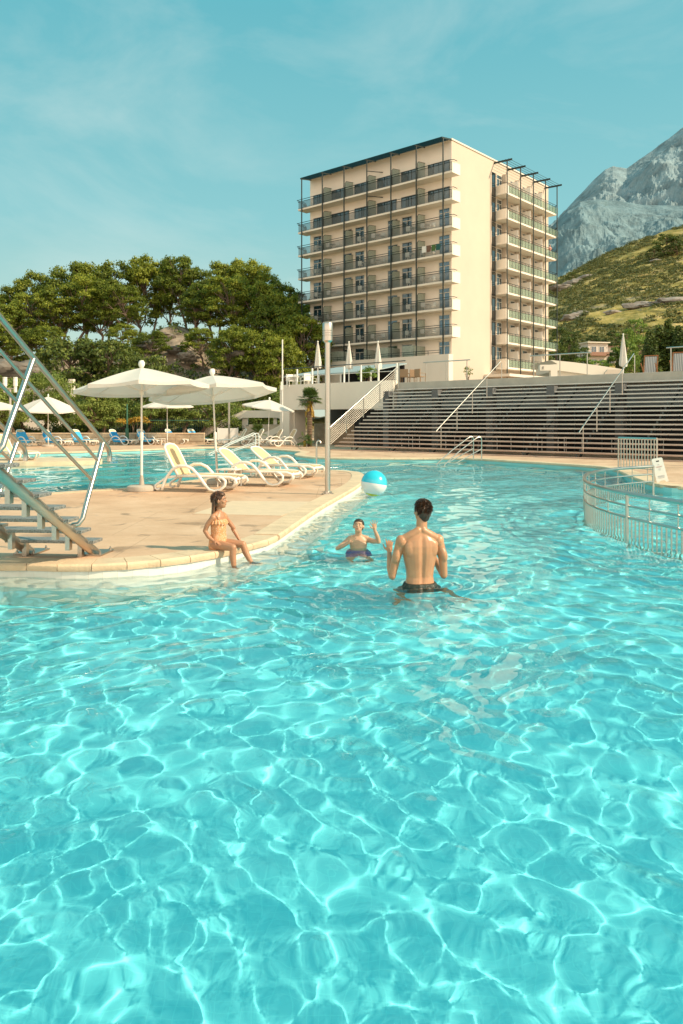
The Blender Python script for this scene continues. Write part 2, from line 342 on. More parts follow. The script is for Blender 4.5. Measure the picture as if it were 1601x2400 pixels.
# near peninsula
front=[(-9.0,7.0)]+[P2(*q) for q in [(0,1317),(130,1323),(255,1322),(400,1310),(520,1291),(618,1266)]]
front2=[P2(*q) for q in [(642,1258),(740,1190),(800,1158),(842,1134),(852,1120),(850,1110),(838,1105),(791,1101.5),(733,1100.5),(600,1109),(508,1118),(365,1137),(300,1143.5),(200,1149),(100,1156),(0,1164)]]+[(-12,13.5)]
def chaikin(p,it=2):
    p=[Vector(q) for q in p]
    for _ in range(it):
        q=[p[0]]
        for a,b2 in zip(p,p[1:]): q+= [a*.75+b2*.25,a*.25+b2*.75]
        q.append(p[-1]); p=q
    return [(v.x,v.y) for v in p]
allf=chaikin(front+[P2(632,1262)]+front2); k_=next(i for i,q in enumerate(allf) if q[0]>P2(640,1259)[0]); fr=allf[:k_+1]; fr2=allf[k_:]
pen=fr+fr2[1:]+[(-12,7.0)]
dk=MB().prism(pen,-1.2,DK-.006); dko=dk.build('pool_deck',M['deck']); tag(dko,'tan stamped deck peninsula between the pools','deck',kind='structure')
wl=MB()
def skirt(mb,path,z0,z1,off,inward):
    P=[Vector(p) for p in path]
    for a,b2 in zip(P,P[1:]):
        t=(b2-a).normalized(); n=Vector((-t.y,t.x))*inward*-off
        mb.quad((a.x+n.x,a.y+n.y,z0),(b2.x+n.x,b2.y+n.y,z0),(b2.x+n.x,b2.y+n.y,z1),(a.x+n.x,a.y+n.y,z1))
skirt(wl,fr,-1.2,DK-.06,.012,1); skirt(wl,fr2,-1.2,DK-.06,.012,1)
o=wl.build('pool_wall',M['poolwall']); tag(o,'pale tiled wall below the peninsula edge','pool wall',kind='structure'); o.cycles.is_caustics_receiver=True
# overflow ledge in front of the curved edge (pale, just below the surface)
led=MB()
def offs(path,dst):
    P=[Vector(q) for q in path]; o=[]
    for i,q in enumerate(P):
        t=(P[min(i+1,len(P)-1)]-P[max(i-1,0)]).normalized(); o.append(q+Vector((t.y,-t.x))*dst)
    return o
for path,dst,zz in((allf[:len(fr)+34],.42,-.08),):
    O=offs(path,dst); P=[Vector(q) for q in path]
    for i in range(len(P)-1):
        a,b2,c,d_=P[i],P[i+1],O[i+1],O[i]
        led.add([(a.x,a.y,zz),(b2.x,b2.y,zz),(c.x,c.y,zz),(d_.x,d_.y,zz),(c.x,c.y,-1.1),(d_.x,d_.y,-1.1)],[(3,2,1,0),(5,4,2,3)])
o=led.build('underwater_ledge',M['poolwall']); tag(o,'pale ledge just under the water along the edge','pool ledge',kind='structure'); o.cycles.is_caustics_receiver=True
coping('deck_edging',fr,1,label='rounded stone blocks edging the curved front of the deck')
coping('deck_edging',fr2,1,label='rounded stone blocks edging the straight and rear side of the deck')
# lighter tiled inlay beside the straight edge
inl=[P2(452,1204),(at(545,1174).x,at(545,1174).y),P2(745,1176),P2(660,1209)]
MB().prism(inl,DK-.006,DK+.002).build('deck_inlay',pm('inlay_tiles',(.66,.50,.34),.7,.06,5,.3,60)); tag(bpy.data.objects['deck_inlay'],'paler tiled rectangle let into the deck','paving',kind='structure')
# thin island at the left between the far basins
isl=[(-26,33.0),P2(0,1073),P2(120,1072.5),P2(215,1072.5),P2(243,1075),P2(235,1078),P2(160,1081),P2(0,1084),(-26,27.5)]
isl=chaikin(isl); 
o=MB().prism(isl,-1.2,DK).build('island_deck',M['coping']); tag(o,'narrow stone island between the two far basins','deck',kind='structure')
# ground with the pool cut out
far=[(-22.5,33.5),P2(-40,1062),P2(120,1060),P2(248,1056.5),P2(380,1051.5),P2(505,1047.5),P2(580,1048.5),P2(650,1053),P2(712,1058.5),P2(700,1061),P2(689,1064.5),P2(700,1068.5),P2(762,1073),P2(934,1074),P2(1077,1072.5),P2(1133,1075.5),P2(1409,1092),P2(1447,1100),P2(1479,1115),P2(1532,1134),P2(1601,1142),(16.4,16.6)]
farc=chaikin(far,2)
pool=farc+[(16.4,-3.6),(-21.5,-3.6),(-21.5,34)]
def polyring(name,outer,hole,z,m):
    pts=[Vector(p) for p in outer]+[Vector(p) for p in hole]; no=len(outer); nh=len(hole)
    def ccw(i): 
        return i
    ar=sum(hole[i][0]*hole[(i+1)%nh][1]-hole[(i+1)%nh][0]*hole[i][1] for i in range(nh))
    ed=[(i,(i+1)%no) for i in range(no)]+[(no+i,no+(i+1)%nh) for i in range(nh)]
    v,e,f,*_=delaunay_2d_cdt(pts,ed,[],0,1e-6)
    def inside(p):
        c=False
        for i in range(nh):
            a=hole[i];b2=hole[(i+1)%nh]
            if (a[1]>p.y)!=(b2[1]>p.y) and p.x<(b2[0]-a[0])*(p.y-a[1])/(b2[1]-a[1])+a[0]: c=not c
        return c
    fs=[]
    for t in f:
        cc=sum((v[i] for i in t),Vector((0,0)))/len(t)
        if not inside(cc): fs.append(tuple(t))
    me=bpy.data.meshes.new(name); me.from_pydata([(p.x,p.y,z) for p in v],[],fs); me.update()
    bm=bmesh.new(); bm.from_mesh(me); bmesh.ops.recalc_face_normals(bm,faces=bm.faces)
    if bm.faces and sum(f_.normal.z for f_ in bm.faces)<0: bmesh.ops.reverse_faces(bm,faces=bm.faces)
    bm.to_mesh(me); bm.free()
    return meshobj(name,me,m)
gr=polyring('ground',[(-6000,-3000),(6000,-3000),(6000,9000),(-6000,9000)],pool,DK,M['deck']); tag(gr,'tan paved ground around the pool','ground',kind='structure')
pw=MB(); skirt(pw,farc,-1.2,DK-.05,.0,1); skirt(pw,[(16.4,16.6),(16.4,-3.6),(-21.5,-3.6),(-21.5,34),farc[0]],-1.2,DK-.05,0,1)
o=pw.build('far_pool_wall',M['poolwall_far']); tag(o,'aqua tiled wall of the pool basin','pool wall',kind='structure')
coping('far_edging',farc,1,step=.6,width=.45,label='pale stone edging along the far pool side')
bpy.data.objects['far_edging'].location.z=.0
# ================================================================ HOTEL
HO=Vector((11.6,80.6,0)); HRZ=math.atan2(.751,.661)      # local X runs along the lit end wall, local Y along the shaded balcony front
hotel=empty('hotel_building',HO,HRZ,'nine storey cream hotel block with rows of balconies and thin green posts','hotel')
H=hotel; FP=2.82; ZB=[27.3-FP*k for k in range(8)]      # undersides of balcony slabs, top to bottom
LX,LY=22.2,20.6; ROOF=31.25
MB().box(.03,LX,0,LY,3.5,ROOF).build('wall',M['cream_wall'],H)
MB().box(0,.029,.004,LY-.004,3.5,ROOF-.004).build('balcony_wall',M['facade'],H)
rf=MB().box(-.12,LX+.1,-.1,LY+.12,ROOF,ROOF+.16).build('roof',M['white_render'],H)
MB().box(4.5,9,6,12,ROOF+.16,ROOF+1.6).build('lift_house',M['cream_wall'],rf)
# slabs of the left front
slab=MB().box(-1.5,-.002,-1.0,21.2,0,.2); slab.box(-1.5,0,-1.06,-1.001,-.02,1.12)
sl0=slab.build('balcony',M['soffit'],H); 
rail=MB()
yy=-.98
while yy<21.2: rail.box(-1.475,-1.445,yy,yy+.032,.2,1.05); yy+=.115
for yy_ in np.arange(-1.45,0,.115): rail.box(yy_,yy_+.018,21.14,21.16,.2,1.05)
rail.box(-1.475,-1.445,-1,21.17,.27,.30)
rl0=rail.build('railing',M['grey_steel'],sl0)
hr=MB(); hr.tube([(-.9,-1.25,1.22),(-1.5,-1.22,1.25),(-1.62,-.9,1.25),(-1.62,21.25,1.25),(-1.4,21.3,1.25),(-.02,21.3,1.25)],.035,6); hr.tube([(-1.55,-1.0,1.06),(-1.5,21.2,1.06),(-.02,21.2,1.06)],.03,6)
hr0=hr.build('handrail',M['green_steel'],sl0)
dv=MB().quad((-1.42,0,.22),(-.01,0,.22),(-.01,0,2.25),(-1.2,0,2.12),(-1.42,0,1.9)); dvf=MB()
for p,q in(((-1.42,0,.2),(-1.42,0,1.9)),((-1.42,0,1.9),(-1.2,0,2.12)),((-1.2,0,2.12),(0,0,2.25))): dvf.bar(p,q,.04,.04)
for xx in(-1.42,): dvf.box(xx-.02,xx+.02,-.02,.02,.2,1.9)
dv0=dv.build('divider',M['frosted'],sl0); dv0.location=(0,3.41,0); df0=dvf.build('divider_frame',M['green_steel'],sl0); df0.location=(0,3.41,0)
for j in range(2,6): sub0=[dv0.copy(),df0.copy()]; [C.objects.link(q) for q in sub0]; [setattr(q,'location',(0,3.41*j,0)) for q in sub0]
sl0.location=(0,0,ZB[0])
def sub(o,parent,loc=None):
    c=o.copy(); C.objects.link(c); c.parent=parent
    if loc is not None: c.location=loc
    return c
LB=[sl0]
for k in range(1,7):
    s_=sub(sl0,H,(0,0,ZB[k])); LB.append(s_)
    for q in(rl0,hr0): sub(q,s_)
    for j in range(1,6):
        if k==1 and j in(2,4): continue
        sub(dv0,s_,(0,3.41*j,0)); sub(df0,s_,(0,3.41*j,0))
# windows: frame + panes as one sub-tree, shared meshes
def window_meshes(nm,w,h,cols,transom,m,depth=.05,curtain=False):
    fr=MB(); t=.065
    fr.box(0,w,-depth,0,0,t); fr.box(0,w,-depth,0,h-t,h); fr.box(0,t,-depth,0,t,h-t); fr.box(w-t,w,-depth,0,t,h-t)
    for c in range(1,cols): fr.box(w*c/cols-t/2,w*c/cols+t/2,-depth,0,t,(transom or h)-t)
    if transom: fr.box(t,w-t,-depth-.004,0,transom-t/2,transom+t/2)
    return fr,MB().quad((t,-.015,t),(w-t,-.015,t),(w-t,-.015,h-t),(t,-.015,h-t))
PROTO={}
def window(parent,key,x,y,z,rz,w,h,cols,transom,fm,gm,name='window'):
    if key not in PROTO:
        f,g=window_meshes(key,w,h,cols,transom,gm)
        fo=f.build(name,fm,parent); go=g.build('pane',gm,fo); PROTO[key]=(fo,go)
    else:
        fo,go=PROTO[key]; fo=sub(fo,parent); go=sub(go,fo)
    fo.location=(x,y,z); fo.rotation_euler=(0,0,rz)
    return fo
M['win_frame']=pm('window_frame',(.62,.58,.50),.5,.05,3)
doors=[(.3,1.6),(5.1,6.5),(7.1,8.5),(11.8,13.3),(13.8,15.2),(18.5,20.0)]
for k in range(2,8):
    z=ZB[k]+.2
    for j,(a,b_) in enumerate(doors):
        blue=(j==0) or (j in(2,4) and k%3==0)
        window(H,'Ldoor%d'%(1 if blue else 0),-.001,b_,z,-PI/2,1.4,2.35,2,1.85,M['win_frame'],M['pane_blue'] if blue else M['pane'])
for k in range(0,2):
    z=ZB[k]+.2
    for (a,b_) in((.15,3.0),(3.5,6.6),(7.2,10.0),(10.6,13.4),(14.4,17.0),(17.2,20.0)):
        window(H,'Lwide',-.001,b_,z,-PI/2,2.75,1.75,4,None,M['dark_steel'],M['pane'],'sliding_window')
# small dark brackets across the top floors
for k in range(2):
    MB().bar((-1.5,10.23,ZB[k]+2.5),(-.02,9.2,ZB[k]+2.5),.07,.07).build('brace',M['green_steel'],H)
# posts and slatted sunshade of the left front
po=MB().tube([(-1.62,0,8.5),(-1.62,0,31.0)],.075,8).build('post',M['green_steel'],H); 
for k in range(7):
    q=po if k==0 else sub(po,H); q.location=(0,3.41*k,0)
b0=MB().bar((-1.85,0,31.0),(-.02,0,31.28),.07,.16).build('sunshade_beam',M['green_steel'],H)
for k in range(7): (b0 if k==0 else sub(b0,H)).location=(0,3.41*k,0)
sl=MB()
for i in range(15):
    x=-1.8+i*.125; sl.bar((x,0,31.08+i*.018),(x,20.5,31.08+i*.018),.012,.11,up=(.5,0,1))
sl.build('sunshade',M['green_steel'],H)
# podium parapet under the left front
pd=MB().box(-3,-2.2,-1.6,20.5,3.6,8.45).box(-2.199,-.003,.2,20.5,7.6,7.8).build('podium_wall',M['white_render'],H)
hr=MB(); 
for zz in(8.72,8.95): hr.tube([(-2.5,-.4,zz),(-2.5,20.4,zz)],.03,6)
for k in range(14): hr.tube([(-2.5,-.3+k*1.57,8.45),(-2.5,-.3+k*1.57,8.95)],.025,6)
hr.build('podium_handrail',M['green_steel'],H)
dv=MB().box(-2.1,-.02,-.02,.02,7.82,9.7).build('podium_divider',M['frosted'],H); dv.location=(0,3.41,0)
for k in range(2,6): sub(dv,H,(0,3.41*k,0))
sc=MB().box(-2.12,-2.08,.03,1.5,8.3,9.7).build('glass_screen',M['frosted'],H); sc.location=(0,3.41,0)
for k in(2,4): sub(sc,H,(0,3.41*k,0))
# right-hand balconies on the end wall's far part
slab=MB().box(9.0,21.3,-1.5,-.002,0,.2)
pts=[(9.0,-.0),(8.93,-.35),(8.78,-.8),(8.72,-1.15),(8.75,-1.48)]
for a,b_ in zip(pts,pts[1:]): slab.add([(a[0],a[1],-.02),(b_[0],b_[1],-.02),(b_[0],b_[1],1.1),(a[0],a[1],1.1),(a[0]+.08,a[1],-.02),(b_[0]+.08,b_[1],-.02),(b_[0]+.08,b_[1],1.1),(a[0]+.08,a[1],1.1)],[(0,1,2,3),(7,6,5,4),(3,2,6,7),(0,4,5,1)])
slab.box(8.75,9.0,-1.5,-.3,0,.2); slab.box(8.75,9.4,-1.5,-1.44,.2,1.1)
rs0=slab.build('balcony',M['soffit'],H)
gl=MB(); x=9.45
while x<21.2: gl.quad((x,-1.47,.25),(x+.72,-1.47,.25),(x+.72,-1.47,1.02),(x,-1.47,1.02)); x+=.78
g0=gl.quad((21.27,-1.45,.25),(21.27,-.05,.25),(21.27,-.05,1.02),(21.27,-1.45,1.02)).build('railing_panel',M['railglass'],rs0)
hr=MB(); hr.tube([(9.0,-.1,1.25),(8.75,-.8,1.25),(8.75,-1.5,1.25),(9.3,-1.6,1.2),(21.4,-1.6,1.2),(21.4,0,1.2)],.03,6); hr.tube([(9.3,-1.5,1.04),(21.3,-1.5,1.04),(21.3,0,1.04)],.022,6)
for i in range(16): hr.tube([(9.42+.78*i,-1.49,.2),(9.42+.78*i,-1.49,1.2)],.018,5)
h0=hr.build('handrail',M['green_steel'],rs0)
d0=MB().box(-.03,.03,-1.2,-.002,.2,2.2).build('divider',M['white_paint'],rs0); d1=MB().box(-.06,.06,-.5,-.004,.2,FP-.01).build('wall_fin',M['cream_wall'],rs0)
d0.location=(12.1,0,0); d1.location=(10.6,0,0); rs0.location=(0,0,ZB[0])
EX=[(d0,12.1),(d0,15.1),(d0,18.1),(d1,10.6),(d1,13.6),(d1,16.6),(d1,19.6)]
for q,xx in EX[1:3]+EX[4:]: sub(q,rs0,(xx,0,0))
RB=[rs0]
for k in range(1,8):
    s_=sub(rs0,H,(0,0,ZB[k])); RB.append(s_)
    for q in(g0,h0): sub(q,s_)
    for q,xx in EX: sub(q,s_,(xx,0,0))
for k in range(8):
    z=ZB[k]+.2
    for xx in(9.25,12.4,15.4,18.4): window(H,'Rdoor',xx,-.001,z,0,1.15,2.4,2,1.9,M['win_frame'],M['pane'])
    window(H,'strip',8.2,-.001,z-.35,0,.8,2.75,1,1.55,M['dark_steel'],M['pane_dark'],'stair_window')
po=MB().tube([(8.7,-1.68,5.2),(8.7,-1.68,30.9)],.07,8).build('post',M['green_steel'],H)
for k in range(5):
    q=po if k==0 else sub(po,H); q.location=(3.12*k,0,0)
b0=MB().bar((0,-2.3,30.95),(0,-.02,31.0),.09,.2).build('sunshade_beam',M['green_steel'],H)
for k in range(5): (b0 if k==0 else sub(b0,H)).location=(8.7+3.12*k,0,0)
sh=MB()
for i in range(5): sh.tube([(8.7,-.25-.4*i,31.12),(21.2,-.25-.4*i,31.12)],.022,5)
sh.build('sunshade_wire',M['green_steel'],H)
# entrance canopy with raking struts below the right balconies
en=MB().box(6.5,22,-3.2,-.004,6.55,6.85); en.build('entrance_canopy',M['white_render'],H)
st=MB().bar((0,-2.8,6.55),(.7,-1.6,3.9),.16,.16).bar((1.4,-2.8,6.55),(.7,-1.6,3.9),.16,.16).build('strut',M['white_paint'],H); st.location=(8.5,0,0)
for xx in(11.5,14.5,17.5,20.5): sub(st,H,(xx,0,0))
window(H,'lobby',9.5,-.001,3.9,0,12,2.5,8,None,M['dark_steel'],M['pane_dark'],'lobby_window')
for k in range(0):
    pass
# balcony furniture: things of their own, standing on the slabs
def hl(x,y,z): return H.matrix_basis@Vector((x,y,z))
HM=Matrix.Translation(HO)@Matrix.Rotation(HRZ,4,'Z')
ordn=['top','second','third','fourth','fifth','sixth','lowest']
bays=['first','second','third','fourth','fifth','sixth']
tb=MB().lathe([(.36,.70),(.37,.72),(.36,.74)],n=14).tube([(0,0,.04),(0,0,.7)],.035,6).lathe([(.25,0),(.23,.03)],n=10)
tbo=tb.build('balcony_table',M['white_paint']); 
ch=MB().box(-.24,.24,-.24,.24,.42,.46).box(-.24,.24,.22,.26,.46,.92)
for a in(-.22,.22):
    ch.tube([(a,-.22,0),(a,-.22,.64),(a,.2,.66)],.02,5); ch.tube([(a,.22,0),(a,.24,.9)],.02,5)
cho=ch.build('balcony_chair',M['white_plastic']); first=[1,1]
def place(proto,i,loc,rz,label,cat,group):
    if first[i]: o=proto; first[i]=0
    else: o=proto.copy(); C.objects.link(o)
    o.location=HM@Vector(loc); o.rotation_euler=(0,0,HRZ+rz); tag(o,label,cat,group); return o
rnd=random.Random(5)
for k in range(2,7):
    for b_ in range(6):
        y=3.41*b_+(2.45 if b_%2==0 else 1.0); z=ZB[k]+.2
        place(tbo,0,(-.8,y,z),0,'round table, %s hotel balcony row, %s bay from the lit corner'%(ordn[k],bays[b_]),'table','tables on the shaded hotel balconies')
        for s_ in(-.62,.62):
            place(cho,1,(-.8,y+s_,z),PI/2*(-1 if s_<0 else 1)+rnd.uniform(-.4,.4)+PI/2*0,'white chair %s of table, %s hotel balcony row, %s bay from corner'%('right' if s_<0 else 'left',ordn[k],bays[b_]),'chair','chairs on the shaded hotel balconies')
cw=0
for nm_,col_,y_,w_,k_ in(('dark teal',(.02,.10,.09),.35,.5,3),('green',(.07,.14,.04),.95,.45,3),('brown',(.16,.09,.06),1.55,.5,3),('white',(.75,.72,.66),2.1,.55,3)):
    z_=ZB[k_]+1.25; o=MB().box(-1.665,-1.645,0,w_,-.62,.045).box(-1.645,-1.585,0,w_,.028,.045).box(-1.585,-1.57,0,w_,-.4,.045).build('drying_towel',pm('towel_'+nm_,col_,.9,.1,8)); o.location=HM@Vector((0,y_,z_)); o.rotation_euler=(0,0,HRZ)
    tag(o,nm_+' towel hung over the rail of the '+ordn[k_]+' shaded hotel balcony row','towel','towels drying on the hotel balconies')
# ================================================================ BLEACHER STAND (local X along the treads, local Y up the slope)
BO=Vector((-.6,40.3,0)); BRZ=math.atan2(-.661,.751)
bl=empty('step_stand',BO,BRZ,'wide open-tread timber and steel seating steps beside the far pool side','steps')
BLEN=30
def treadmat():
    m,nt,b=nodes('weathered_tread'); tc=N(nt,'ShaderNodeTexCoord'); sp=N(nt,'ShaderNodeSeparateXYZ'); nt.links.new(tc.outputs['Object'],sp.inputs[0])
    n=N(nt,'ShaderNodeTexNoise'); n.inputs['Scale'].default_value=1.5; n.inputs['Detail'].default_value=6; mp=N(nt,'ShaderNodeMapping'); mp.inputs['Scale'].default_value=(.6,9,9); nt.links.new(tc.outputs['Object'],mp.inputs[0]); nt.links.new(mp.outputs[0],n.inputs[0])
    oi=N(nt,'ShaderNodeObjectInfo'); loc=N(nt,'ShaderNodeSeparateXYZ'); nt.links.new(oi.outputs['Location'],loc.inputs[0])
    mr=N(nt,'ShaderNodeMapRange'); mr.inputs[1].default_value=.3; mr.inputs[2].default_value=2.2; nt.links.new(loc.outputs[2],mr.inputs[0])
    a=ramp(nt,n.outputs[0],[(.3,(.36,.22,.16)),(.7,(.56,.38,.28))]); c=ramp(nt,n.outputs[0],[(.3,(.44,.40,.36)),(.7,(.64,.60,.54))])
    mx=N(nt,'ShaderNodeMix',data_type='RGBA'); nt.links.new(mr.outputs[0],mx.inputs[0]); nt.links.new(a.outputs[0],mx.inputs[6]); nt.links.new(c.outputs[0],mx.inputs[7]); nt.links.new(mx.outputs[2],b.inputs['Base Color']); b.inputs['Roughness'].default_value=.6; return m
M['tread']=treadmat()
tr=MB()
x=.0
joints=[0,4.1,8.3,12.5,16.7,20.9,25.1,BLEN]
for a,b_ in zip(joints,joints[1:]):
    tr.box(a+.012,b_-.012,0,.30,-.062,0)
t0=tr.build('tread',M['tread'],bl,bevel=.008)
for i in range(18):
    q=t0 if i==0 else sub(t0,bl); q.location=(0,.335*i,.20+.196*i)
sx=[1.2+2.45*k for k in range(12)]
sg=MB().bar((0,.30,-.02),(0,5.9,3.26),.05,.06).build('stringer',M['dark_steel'],bl)
br=MB()
for i in range(1,18): br.box(-.035,.035,.335*i+.01,.335*i+.035,.196*i-.0,.196*i+.13)
br=br.build('tread_bracket',M['dark_steel'],bl)
for k,xx in enumerate(sx):
    (sg if k==0 else sub(sg,bl)).location=(xx,0,0); (br if k==0 else sub(br,bl)).location=(xx,0,0)
MB().box(-.0,BLEN,6.0,6.45,3.45,3.93).build('concrete_edge',M['concrete'],bl,bevel=.02)
ce=MB()
# side rail with cables
def slope(y,h): return .2+.585*y+h
sr=MB(); sr.tube([(-.25,.1,slope(.1,1.0)),(-.25,6.0,slope(6.0,1.05)),(-.25,6.35,slope(6.0,1.05))],.026,8)
for yy in(.15,1.6,3.05,4.5,5.95): sr.bar((-.25,yy,slope(yy,-.1)),(-.25,yy,slope(yy,1.02)),.05,.05,up=(0,1,0))
sr.bar((-.25,6.3,3.6),(-.25,6.3,5.1),.06,.06,up=(0,1,0))
sr.build('side_rail',M['steel'],bl,smooth=True)
cb=MB()
for i in range(8): cb.tube([(-.25,.1,slope(.1,.08+.115*i)),(-.25,6.1,slope(6.1,.08+.115*i))],.008,5)
cb.build('cable',M['steel_dull'],bl)
hrm=MB(); hrm.tube([(0,.0,slope(.0,1.0)),(0,.35,slope(.4,1.0)),(0,6.0,slope(6.0,1.12))],.024,8)
for yy in(.42,1.8,3.2,4.6,6.1): hrm.tube([(0,yy,slope(yy,-.02) if yy<6 else 3.5),(0,yy,slope(yy,1.0))],.02,6)
h_=hrm.build('handrail',M['steel'],bl,smooth=True)
for j,xx in enumerate((6.7,13.7,20.7,27.5)):
    q=h_ if j==0 else sub(h_,bl); q.location=(xx,0,0)
def edge_rail(a,b_,label):
    e=empty('guard_rail',BO+Vector((.751*a+.661*6.2,-.661*a+.751*6.2,3.93)),BRZ,label,'railing','guard rails on top of the seating steps')
    L_=b_-a; MB().tube([(-.2,0,1.1),(L_+.2,0,1.1)],.032,8).build('top_rail',M['steel'],e,smooth=True)
    po=MB().tube([(0,0,-.3),(0,0,1.1)],.026,6).build('post',M['steel_dull'],e)
    for xx in(L_/2,L_): sub(po,e,(xx,0,0))
edge_rail(1.8,4.5,'short steel guard rail on the concrete edge nearest the terrace wall')
edge_rail(8.5,11.35,'short steel guard rail between the two sloping handrails of the steps')
edge_rail(15.3,18.6,'short steel guard rail at the right photo edge beside the striped deck chairs')
# glazed back wall under the stand
bw=empty('glazed_wall',BO,BRZ,'dark glazed wall with columns behind the open seating steps','glazed wall')
MB().box(-4,BLEN,6.5,6.9,2.35,3.44).build('fascia',pm('grey_fascia',(.16,.19,.20),.6,.1,1),bw)
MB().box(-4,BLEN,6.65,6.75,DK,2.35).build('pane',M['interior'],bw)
cl_=MB()
for k in range(9): cl_.box(-.4+3.4*k,.0+3.4*k,5.0,5.4,DK,3.4)
cl_.build('column',pm('grey_column',(.10,.10,.10),.7,.1,1),bw)
mu=MB()
for k in range(24): mu.box(-3.5+1.4*k,-3.44+1.4*k,6.58,6.64,DK,2.35)
mu.build('mullion',M['dark_steel'],bw)
fm=MB(); rnd=random.Random(3)
# pale furniture stacked in the covered room behind the steps
for k in range(14):
    x=1.0+2.0*k+rnd.uniform(-.5,.5); y=rnd.uniform(5.6,6.6); t_=empty('stored_table',BO+Vector((.751*x+.661*y,-.661*x+.751*y,DK)),BRZ+rnd.uniform(-.4,.4),'pale table stored in the shade under the steps','table','tables stored under the seating steps')
    MB().box(-.5,.5,-.35,.35,.70,.74).build('table_top',M['sling'],t_); lg=MB()
    for a in(-.42,.42):
        for b_ in(-.3,.3): lg.tube([(a,b_,0),(a,b_,.7)],.02,5)
    lg.build('table_frame',M['white_paint'],t_)
# ================================================================ TERRACE
A=Vector((.751,-.661)); Bv=Vector((.661,.751)); T0=Vector((BO.x,BO.y))+Bv*6.45
TP=[T0-A*10.2,T0+A*30,T0+A*30+Bv*75,T0-A*10.2+Bv*75]
o=MB().prism([(p.x,p.y) for p in TP],3.4,3.9).build('terrace',M['concrete']); tag(o,'raised concrete terrace above the seating steps','terrace',kind='structure')
tw=empty('terrace_wall',(T0.x,T0.y,0),BRZ,'white rendered parapet wall of the raised terrace behind the palm','wall')
MB().box(-10.2,-.55,-.25,.15,2.42,4.1).build('parapet',M['white_render'],tw)
MB().box(-10.2,-9.2,.151,1.2,DK,3.39).build('column',M['white_render'],tw)
MB().box(-10.199,-9.3,-.249,.15,DK,2.419).build('pillar',M['white_render'],tw)
MB().box(-4.2,-3.9,.8,1.2,DK,3.39).build('column',M['white_render'],tw)
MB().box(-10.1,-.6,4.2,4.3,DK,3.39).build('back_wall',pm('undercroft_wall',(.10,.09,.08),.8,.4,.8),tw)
MB().box(-10.1,-4.5,3.0,3.1,DK,1.5).build('low_wall',M['stone'],tw)
tr_=empty('terrace_railing',(T0.x,T0.y,4.1),BRZ,'thin steel railing with white uprights on the terrace parapet','railing')
MB().tube([(-10.2,-.1,1.08),(-.4,-.1,1.12),(.2,-.1,1.12)],.03,8).build('top_rail',M['dark_steel'],tr_)
MB().tube([(-10.2,-.1,.55),(-.4,-.1,.55)],.018,6).build('mid_rail',M['white_paint'],tr_)
pr=MB().box(-.04,.04,-.13,-.05,0,1.02).build('post',M['white_paint'],tr_)
for k in range(8): (pr if k==0 else sub(pr,tr_)).location=(-10.1+1.38*k,0,0)
# awning roof on the terrace
aw=empty('awning',(T0.x,T0.y,3.9),BRZ,'low blue grey awning roof on white posts above the terrace tables','awning')
MB().add([(-12.2,2.2,1.0),(-4.2,2.2,1.05),(-4.2,6.0,1.75),(-10.6,6.0,1.75),(-12.2,2.2,.93),(-4.2,2.2,.98),(-4.2,6.0,1.68),(-10.6,6.0,1.68)],[(0,1,2,3),(7,6,5,4),(0,4,5,1),(1,5,6,2),(2,6,7,3),(3,7,4,0)]).build('canopy',pm('awning_cloth',(.30,.37,.38),.8,.08,1.5),aw)
ps=MB()
for x in(-12.1,-9,-7,-4.4): ps.box(x,x+.08,2.25,2.33,0 if x>-11 else -3.7,1.05)
ps.build('post',M['white_paint'],aw)
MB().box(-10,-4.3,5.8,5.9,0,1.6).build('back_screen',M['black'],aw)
# ================================================================ TERRAIN
def fbm(X,Y,sc,oct_=5,seed=0,ridge=False,gain=.5):
    "cheap value noise on arrays"
    rg=np.random.default_rng(seed); T=rg.random((256,256)); Z=np.zeros_like(X); amp=1;f=sc;tot=0
    for o in range(oct_):
        x=X*f+17.3*o; y=Y*f+9.1*o; xi=np.floor(x).astype(int); yi=np.floor(y).astype(int); u=x-xi; v=y-yi; u=u*u*(3-2*u); v=v*v*(3-2*v)
        a=T[xi%256,yi%256];b=T[(xi+1)%256,yi%256];c=T[xi%256,(yi+1)%256];d_=T[(xi+1)%256,(yi+1)%256]
        n=(a*(1-u)+b*u)*(1-v)+(c*(1-u)+d_*u)*v
        if ridge: n=1-np.abs(2*n-1)
        Z+=amp*n; tot+=amp; amp*=gain; f*=2.03
    return Z/tot
def sstep(a,b,x): t=np.clip((x-a)/(b-a),0,1); return t*t*(3-2*t)
def hillh(X,Y):
    Px=800.5+F*X/np.maximum(Y,1)
    h=sstep(60,104,Y)*9.0*(1-.8*sstep(118,165,Y))
    h=h*(1-sstep(-12,-5,X)*.9)+fbm(X,Y,.09,4,3)*3.0*sstep(60,75,Y)
    h+=4.6*np.exp(-((Px-410)/85)**2)*sstep(74,96,Y)*(1-sstep(108,130,Y))
    return h+DK-.6
xs=np.linspace(-150,2,330); ys_=np.linspace(58,200,300); X,Y=np.meshgrid(xs,ys_)
